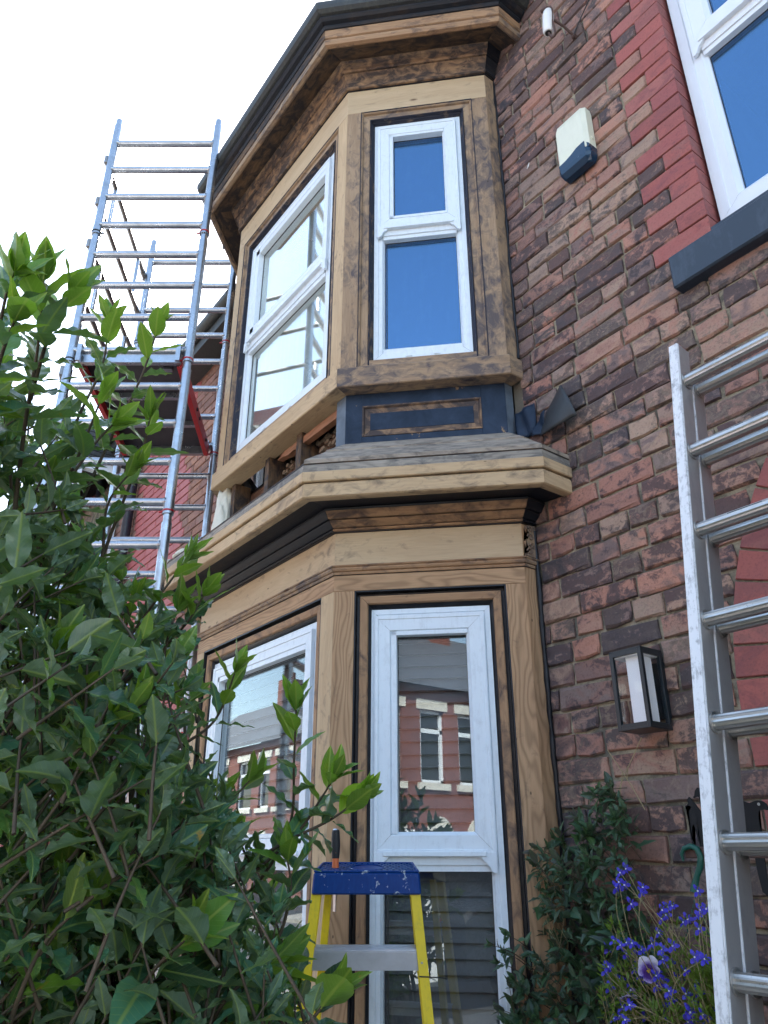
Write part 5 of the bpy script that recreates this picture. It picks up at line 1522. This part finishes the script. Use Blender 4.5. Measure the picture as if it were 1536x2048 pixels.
# ---- laurel in the left foreground
laurel = empty('laurel_bush', (-.85, -1.75, 0), 'large leafy green laurel bush filling the lower left foreground', 'bush')
P = Plant(); R = random.Random(5)
named = [  # polylines of (px, py, depth): foot to tip
 [(-60, 1000, 1.25), (-20, 760, 1.25), (10, 600, 1.22), (28, 545, 1.2)],
 [(20, 1100, 1.3), (50, 850, 1.28), (75, 700, 1.27), (88, 560, 1.27)],
 [(60, 800, 1.3), (95, 680, 1.28), (140, 590, 1.27)],
 [(-50, 900, 1.2), (0, 720, 1.15), (30, 640, 1.12)],
 [(60, 1080, 1.6), (150, 850, 1.65), (205, 730, 1.68), (216, 640, 1.7)],
 [(120, 1100, 1.6), (215, 890, 1.66), (280, 760, 1.7), (318, 650, 1.72)],
 [(180, 1180, 1.55), (240, 1020, 1.6), (285, 900, 1.62), (300, 835, 1.62)],
 [(120, 1000, 1.5), (170, 880, 1.5), (205, 790, 1.5)],
 [(60, 1150, 1.4), (110, 1010, 1.42), (180, 900, 1.45), (225, 850, 1.45)],
 [(140, 1250, 1.45), (200, 1130, 1.5), (215, 1010, 1.5), (265, 940, 1.5)],
 [(100, 1450, 1.45), (230, 1310, 1.5), (320, 1190, 1.52), (372, 1120, 1.55)],
 [(180, 1420, 1.5), (300, 1320, 1.5), (370, 1250, 1.5), (408, 1190, 1.5)],
 [(200, 1600, 1.45), (350, 1500, 1.48), (430, 1440, 1.5), (470, 1345, 1.5)],
 [(430, 1860, 1.45), (520, 1760, 1.46), (580, 1650, 1.46), (588, 1520, 1.46), (592, 1420, 1.46)],
 [(330, 1800, 1.4), (480, 1760, 1.42), (590, 1670, 1.45), (640, 1600, 1.46), (665, 1560, 1.46)],
 [(420, 1780, 1.4), (560, 1690, 1.42), (660, 1640, 1.43), (715, 1600, 1.44)],
 [(400, 2000, 1.3), (540, 1900, 1.32), (580, 1790, 1.34), (575, 1720, 1.35)],
 [(300, 1700, 1.4), (420, 1640, 1.42), (500, 1560, 1.44)],
 [(560, 2150, 1.05), (610, 2060, 1.05), (655, 2000, 1.05)],
 [(200, 2100, 1.0), (300, 1950, 1.0), (370, 1880, 1.0)],
 [(0, 2100, 1.0), (80, 1900, 1.0), (180, 1800, 1.02)],
 [(380, 2150, 1.15), (450, 2000, 1.15), (540, 1930, 1.18)],
 [(-20, 1500, 1.15), (60, 1400, 1.15), (110, 1300, 1.15)],
 [(300, 1500, 1.4), (330, 1300, 1.45), (355, 1220, 1.48)],
]
for pl in named:
    pts = [at(*p) for p in pl]; L = sum((pts[i + 1] - pts[i]).length for i in range(len(pts) - 1))
    P.shoot(pts, .0042, .0016, max(7, int(L / .026)), .096 if pl[-1][2] < 1.3 else .084, R, young=.28, start=.12, V=LV, VY=LVY)
edge = [(-120, 600), (60, 690), (130, 830), (170, 960), (190, 1060), (250, 1150), (345, 1240), (385, 1330), (400, 1420), (425, 1500), (500, 1680), (560, 1820), (600, 1950), (640, 2120)]
def edge_x(y):
    for i in range(len(edge) - 1):
        if edge[i][1] <= y <= edge[i + 1][1]:
            t = (y - edge[i][1]) / (edge[i + 1][1] - edge[i][1]); return edge[i][0] + t * (edge[i + 1][0] - edge[i][0])
    return -200
cnt = 0
while cnt < 880:
    y = R.uniform(700, 2250); x = R.uniform(-200, 640)
    if y < 2120 and x > edge_x(y) - 8: continue
    # density: thinner towards the edge and the top
    if y < 1050 and R.random() < .45: cnt += 1; continue
    dep = R.uniform(1.02, 1.78) if y > 1250 else R.uniform(1.2, 1.75)
    tip = at(x, y, dep)
    dirn = Vector((R.uniform(-.6, .6), R.uniform(-.6, .5), R.uniform(.35, 1.0))) + Rr * .25 + Hh * .1
    dirn.normalize(); Ls = R.uniform(.14, .26)
    bend = Vector((R.uniform(-.3, .3), R.uniform(-.3, .3), .1)) * .25
    pts = [tip - dirn * Ls, tip - dirn * Ls * .5 + bend * Ls * .3, tip]
    P.shoot(pts, .003, .0013, int(R.uniform(6, 9)), R.uniform(.050, .080), R, young=(.25 if R.random() < .22 else 0), start=.1, V=LV, VY=LVY)
    cnt += 1
# thick inner limbs
for i in range(14):
    x0 = R.uniform(-1.5, -.55); y0 = R.uniform(-1.75, -1.35)
    b0 = Vector((-.95 + R.uniform(-.2, .2), -1.55 + R.uniform(-.1, .1), 0))
    tip = at(R.uniform(-50, 420), R.uniform(1300, 1750), R.uniform(1.4, 1.8))
    mid = b0.lerp(tip, .55) + Vector((R.uniform(-.1, .1), R.uniform(-.1, .1), .05))
    P.stems.append(([b0, b0.lerp(mid, .5), mid, mid.lerp(tip, .5), tip], [.014, .012, .009, .006, .003]))
P.build(laurel, STEM, 300)

# ---- climber at the foot of the bay
climb = empty('climbing_plant', (-1.62, -.12, 0), 'dark green and purple leaved climber growing up the corner of bay and wall', 'climber')
CV = [leaf_mesh('leaf', seed=40 + i, Wd=.46, wav=.02, fold=.3, curl=.15 + .05 * i, mt=LEAF_CLIMB, nseg=6, serr=.1) for i in range(4)]
C_ = Plant(); R2 = random.Random(9)
def cl_in(x, y):
    pts = [(1215, 1560), (1270, 1650), (1250, 1800), (1300, 1900), (1330, 2100), (990, 2150), (1020, 1950), (1080, 1850), (1060, 1700), (1110, 1680), (1180, 1600)]
    ins = False; j = len(pts) - 1
    for i in range(len(pts)):
        if (pts[i][1] > y) != (pts[j][1] > y) and x < (pts[j][0] - pts[i][0]) * (y - pts[i][1]) / (pts[j][1] - pts[i][1]) + pts[i][0]: ins = not ins
        j = i
    return ins
c = 0
while c < 330:
    x, y = R2.uniform(980, 1340), R2.uniform(1560, 2150)
    if not cl_in(x, y): continue
    tip = on_plane_y(x, y, -R2.uniform(.03, .22 if y > 1700 else .12))
    if tip.x < -1.80: tip = at(x, y, R2.uniform(2.15, 2.35))
    d = Vector((R2.uniform(-.7, .7), R2.uniform(-.9, 0), R2.uniform(-.1, .9))).normalized(); Ls = R2.uniform(.04, .09)
    C_.shoot([tip - d * Ls, tip - d * Ls * .5, tip], .0012, .0008, R2.randint(2, 4), R2.uniform(.036, .06), R2, V=CV, spread=70, droop=.25)
    c += 1
for (x, y) in ((985, 1890), (1000, 1925), (1015, 1870), (1030, 1960), (1010, 1905), (1040, 2040), (1020, 2050), (1045, 1985)):
    tip = at(x, y, 2.12); d = Vector((R2.uniform(-.5, .5), -.4, .5)).normalized()
    C_.shoot([at(1080, y + 60, 2.2), at((x + 1080) / 2, y + 20, 2.16), tip], .0016, .0008, 6, .04, R2, V=CV, spread=70)
C_.shoot([at(1150, 2000, 2.5), at(1165, 1800, 2.5), at(1195, 1680, 2.5), at(1215, 1600, 2.5)], .003, .001, 16, .045, R2, V=CV, spread=65)
C_.build(climb, STEM, 240, nstems=12)
# dead stalks
m = MB(); 
for pl in ([(1215, 1640), (1245, 1560), (1283, 1475)], [(1238, 1600), (1245, 1545), (1256, 1532), (1254, 1560)], [(1290, 1620), (1262, 1570), (1215, 1500)]):
    pts = [on_plane_y(x, y, -.06) for x, y in pl]; m.tube(pts, .0013, 5)
for i in range(8):
    x = R2.uniform(1080, 1110); pts = [on_plane_y(x + R2.uniform(-20, 20) + 8 * q, 1750 + 45 * q, -.15 + .01 * q) for q in range(5)]; m.tube(pts, .0008, 4)
m.build('dry_stalk', STEM_DRY, climb)

# ---- wall bracket with iron silhouettes, green hook, hanging basket
brk = empty('hanging_basket_bracket', (-1.14, -.08, 1.6), 'black iron basket bracket topped with two animal silhouettes left of the ladder', 'bracket')
def sil(name, outline, plane_y, parent, label=None):
    """outline in photograph pixels placed on the vertical plane y = plane_y"""
    pts = [on_plane_y(x, y, plane_y) for x, y in outline]
    m = MB(); m.prism([(p.x, p.z) for p in pts], I4, plane_y, plane_y + .004); return m.build(name, SILH, parent)
K = lambda L: [(1340 + a / 4.112, 1550 + b / 4.112) for a, b in L]
sil('animal_silhouette', K([(125, 255), (150, 238), (140, 200), (155, 180), (172, 195), (205, 240), (245, 290), (270, 330), (275, 380), (262, 410), (265, 480), (272, 590), (262, 592), (245, 520), (228, 420), (232, 500), (258, 588), (248, 592), (220, 500), (200, 415), (188, 410), (178, 440), (180, 520), (205, 586), (192, 590), (172, 530), (162, 430), (150, 370), (155, 300), (175, 262), (150, 250), (130, 262)]), -.14, brk)
sil('animal_silhouette', K([(188, 180), (205, 168), (203, 130), (222, 102), (238, 108), (250, 150), (290, 210), (315, 260), (340, 300), (345, 400), (335, 480), (340, 590), (330, 592), (320, 500), (310, 420), (300, 500), (308, 588), (296, 590), (285, 500), (275, 400), (262, 300), (255, 240), (240, 185), (220, 175), (196, 192)]), -.134, brk)
sil('bird_silhouette', K([(600, 215), (650, 230), (690, 215), (720, 208), (760, 215), (790, 235), (806, 270), (806, 290), (770, 285), (735, 290), (725, 330), (740, 420), (760, 560), (790, 800), (806, 900), (806, 1000), (760, 960), (720, 800), (690, 640), (650, 560), (610, 400)]), -.14, brk)
m = MB(); a = on_plane_y(1370, 1706, -.14); b_ = on_plane_y(1560, 1706, -.14)
m.box(I4, a.x, b_.x + .12, -.142, -.136, a.z - .012, a.z + .014); m.box(I4, b_.x + .0, b_.x + .02, -.14, .0, a.z - .01, a.z + .01); m.build('bracket_bar', IRON, brk, bevel=.002)
m = MB(); e = on_plane_y(1340 + 730 / 4.112, 1550 + 240 / 4.112, -.1445); m.tube([e, e + Vector((0, -.001, 0))], .0035, 12); m.build('bird_eye', plastic('eye', (.3, .3, .28)), brk)
hk = empty('hanging_basket', (-1.2, -.15, 1.2), 'green plastic hanging basket with hook, chain and blue lobelia', 'basket')
m = MB(); hp = [(1367, 1722), (1363, 1708), (1368, 1697), (1382, 1692), (1394, 1698), (1401, 1714), (1400, 1735), (1394, 1752), (1390, 1770), (1390, 1784)]
pts = [on_plane_y(x, y, -.148) for x, y in hp]; m.tube(pts, [.003, .005, .006, .007, .0075, .008, .008, .007, .009, .012], 10); m.build('hook', GREEN_PL, hk)
m = MB(); cb = on_plane_y(1393, 1784, -.148)
for (x, y) in ((-.08, -.1), (.09, -.06), (0, .09)):
    for i in range(30):
        p = cb.lerp(cb + Vector((x, y, -.30)), i / 29); m.tube([p + Vector((.0, 0, .004)), p + Vector((0, 0, -.004))], .0017, 5)
m.build('chain', GREEN_PL, hk)
bc = Vector((cb.x, cb.y - .02, 1.22))
m = MB(); pr = [(0, .06), (.03, .10), (.07, .13), (.11, .145), (.13, .15)]
m.tube([bc + Zz * (a - .13) for a, r in pr], [r for a, r in pr], 24); m.build('basket_bowl', GREEN_PL, hk)
m = MB(); m.tube([bc, bc + Zz * .004], .143, 20); m.build('compost', SOIL, hk)

# bedding plants in the basket
bed = empty('lobelia_plant', bc, 'trailing lobelia with small vivid blue flowers in the hanging basket', 'flowers')
BL = [leaf_mesh('leaf', seed=80 + i, Wd=.3, wav=.02, fold=.2, curl=.2, mt=LEAF_LIME, nseg=4) for i in range(3)]
B_ = Plant(); R3 = random.Random(21)
def flower(name, p, n_, size, parent, mt, mt2):
    m = MB(); F = frame_from(Vector((0, 0, 1)).cross(n_) if abs(n_.z) < .95 else Vector((1, 0, 0)), n_)
    for i, a in enumerate((0, 2.0, 4.1, 5.2, 1.0)):
        w = .30 if i < 3 else .14; L = 1.0 if i < 3 else .7
        c, s_ = math.cos(a), math.sin(a)
        pts = [(0, 0, 0), (L * .55, -w, .12), (L, -w * .45, .05), (L, w * .45, .05), (L * .55, w, .12)]
        m.add([Matrix.Translation(p) @ F @ Vector((size * (x * c - y * s_), size * (x * s_ + y * c), size * z)) for x, y, z in pts], [(0, 1, 2, 3, 4)])
    return m
fl = []
spots = [(1240, 1745), (1252, 1738), (1238, 1765), (1232, 1775), (1248, 1770), (1283, 1785), (1285, 1775), (1262, 1808), (1325, 1820), (1335, 1815), (1345, 1812), (1332, 1830), (1322, 1838), (1366, 1845), (1318, 1866), (1395, 1782), (1422, 1770), (1400, 1820), (1412, 1818), (1395, 1832), (1398, 1858), (1375, 1838), (1228, 1882), (1240, 1890), (1282, 1900), (1305, 1888), (1275, 1912), (1216, 1934), (1270, 1940), (1280, 1950), (1312, 1952), (1370, 1942), (1340, 1925), (1372, 1988), (1398, 1985), (1335, 2000), (1332, 2016), (1380, 2025), (1395, 2020), (1412, 2035), (1385, 2040), (1250, 2040), (1228, 2038), (1220, 1975), (1335, 2045), (1405, 2028), (1376, 2018), (1300, 1960)]
spots += [(R3.uniform(1210, 1440), R3.uniform(1880, 2045)) for _ in range(38)]
for (x, y) in spots:
    p = on_plane_y(x, y, -R3.uniform(.2, .3)); nrm = ((CAM - p).normalized() + Vector((R3.uniform(-.6, .6), R3.uniform(-.3, .3), R3.uniform(-.1, .8)))).normalized()
    m = flower('f', p, nrm, R3.uniform(.0125, .0175), bed, LOB, LOBW)
    f_ = m.build('flower', LOB, bed, recalc=False)
    m = MB(); m.tube([p + nrm * .001, p + nrm * .0022], .0022, 6); m.build('flower_eye', LOBW, f_)
    src = bc + Vector((R3.uniform(-.1, .1), R3.uniform(-.08, .05), 0)); midp = src.lerp(p, .6) + Vector((R3.uniform(-.03, .03), R3.uniform(-.03, .0), .02))
    if p.z > 1.15: B_.shoot([src, midp, p], .0012, .0007, 7, .016, R3, V=BL, start=.1)
for i in range(420):
    x, y = R3.uniform(1200, 1450), R3.uniform(1840, 2150)
    if y < 1930 and R3.random() < .55: continue
    tip = on_plane_y(x, y, -R3.uniform(.1, .3)); 
    B_.shoot([tip + Vector((R3.uniform(-.05, .05), .03, -.07)), tip + Vector((0, .01, -.03)), tip], .001, .0006, 6, R3.uniform(.018, .032), R3, V=BL, start=.05)
for i in range(90):
    x, y = R3.uniform(1390, 1460), R3.uniform(1930, 2100); tip = on_plane_y(x, y, -R3.uniform(.15, .3))
    B_.shoot([tip + Vector((0, .02, -.07)), tip], .0012, .0008, 4, .04, R3, V=BL, start=.05)
B_.build(bed, STEM_DRY, 120, nstems=10, sides=5)
def pansy(px, py, size, label, tilt):
    p = on_plane_y(px, py, -.27); t = empty('pansy_flower', p, label, 'flower')
    F = Matrix((Rr, Zz.lerp(-Hh, .15).normalized(), -Hh)).transposed().to_4x4(); F = Matrix.Translation(p) @ F @ Matrix.Rotation(tilt, 4, 'X')
    for (cx, cy, rx, ry, dz) in ((-.3, .42, .42, .5, -.02), (.3, .42, .42, .5, -.03), (-.42, -.05, .38, .36, .03), (.42, -.05, .38, .36, .04), (0, -.42, .42, .42, .06)):
        m = MB(); vs = [Vector((0, 0, .02))]; uvs = [(0, 0)]
        for a in range(14):
            th = a / 14 * 6.283; w = 1 + .06 * math.sin(th * 4 + cx * 5)
            x, y = cx + rx * math.cos(th) * w, cy + ry * math.sin(th) * w; vs.append(Vector((x, y, dz + .08 * math.sin(th * 3)))); uvs.append((x, y))
        vs[0] = Vector((cx, cy, dz)); uvs[0] = (cx, cy)
        fs = [(0, 1 + a, 1 + (a + 1) % 14) for a in range(14)]
        m.add([F @ (v * size) for v in vs], fs, [[uvs[q] for q in f] for f in fs], True); m.build('petal', PANSY, t, recalc=False)
    m = MB(); m.tube([F @ Vector((0, 0, -.2 * size)), p + Vector((0, .02, -.05)), p + Vector((.01, .03, -.13))], .0012, 5); m.build('stem', STEM_DRY, t)
pansy(1297, 1940, .033, 'white and purple pansy with a yellow eye facing outwards', 0)
pansy(1257, 1995, .026, 'half closed pale pansy hanging below the larger one', 1.25)

# ---- render settings that the script owns
S.render.engine = 'CYCLES'
S.cycles.max_bounces = 8; S.cycles.transparent_max_bounces = 16; S.cycles.diffuse_bounces = 3; S.cycles.glossy_bounces = 4
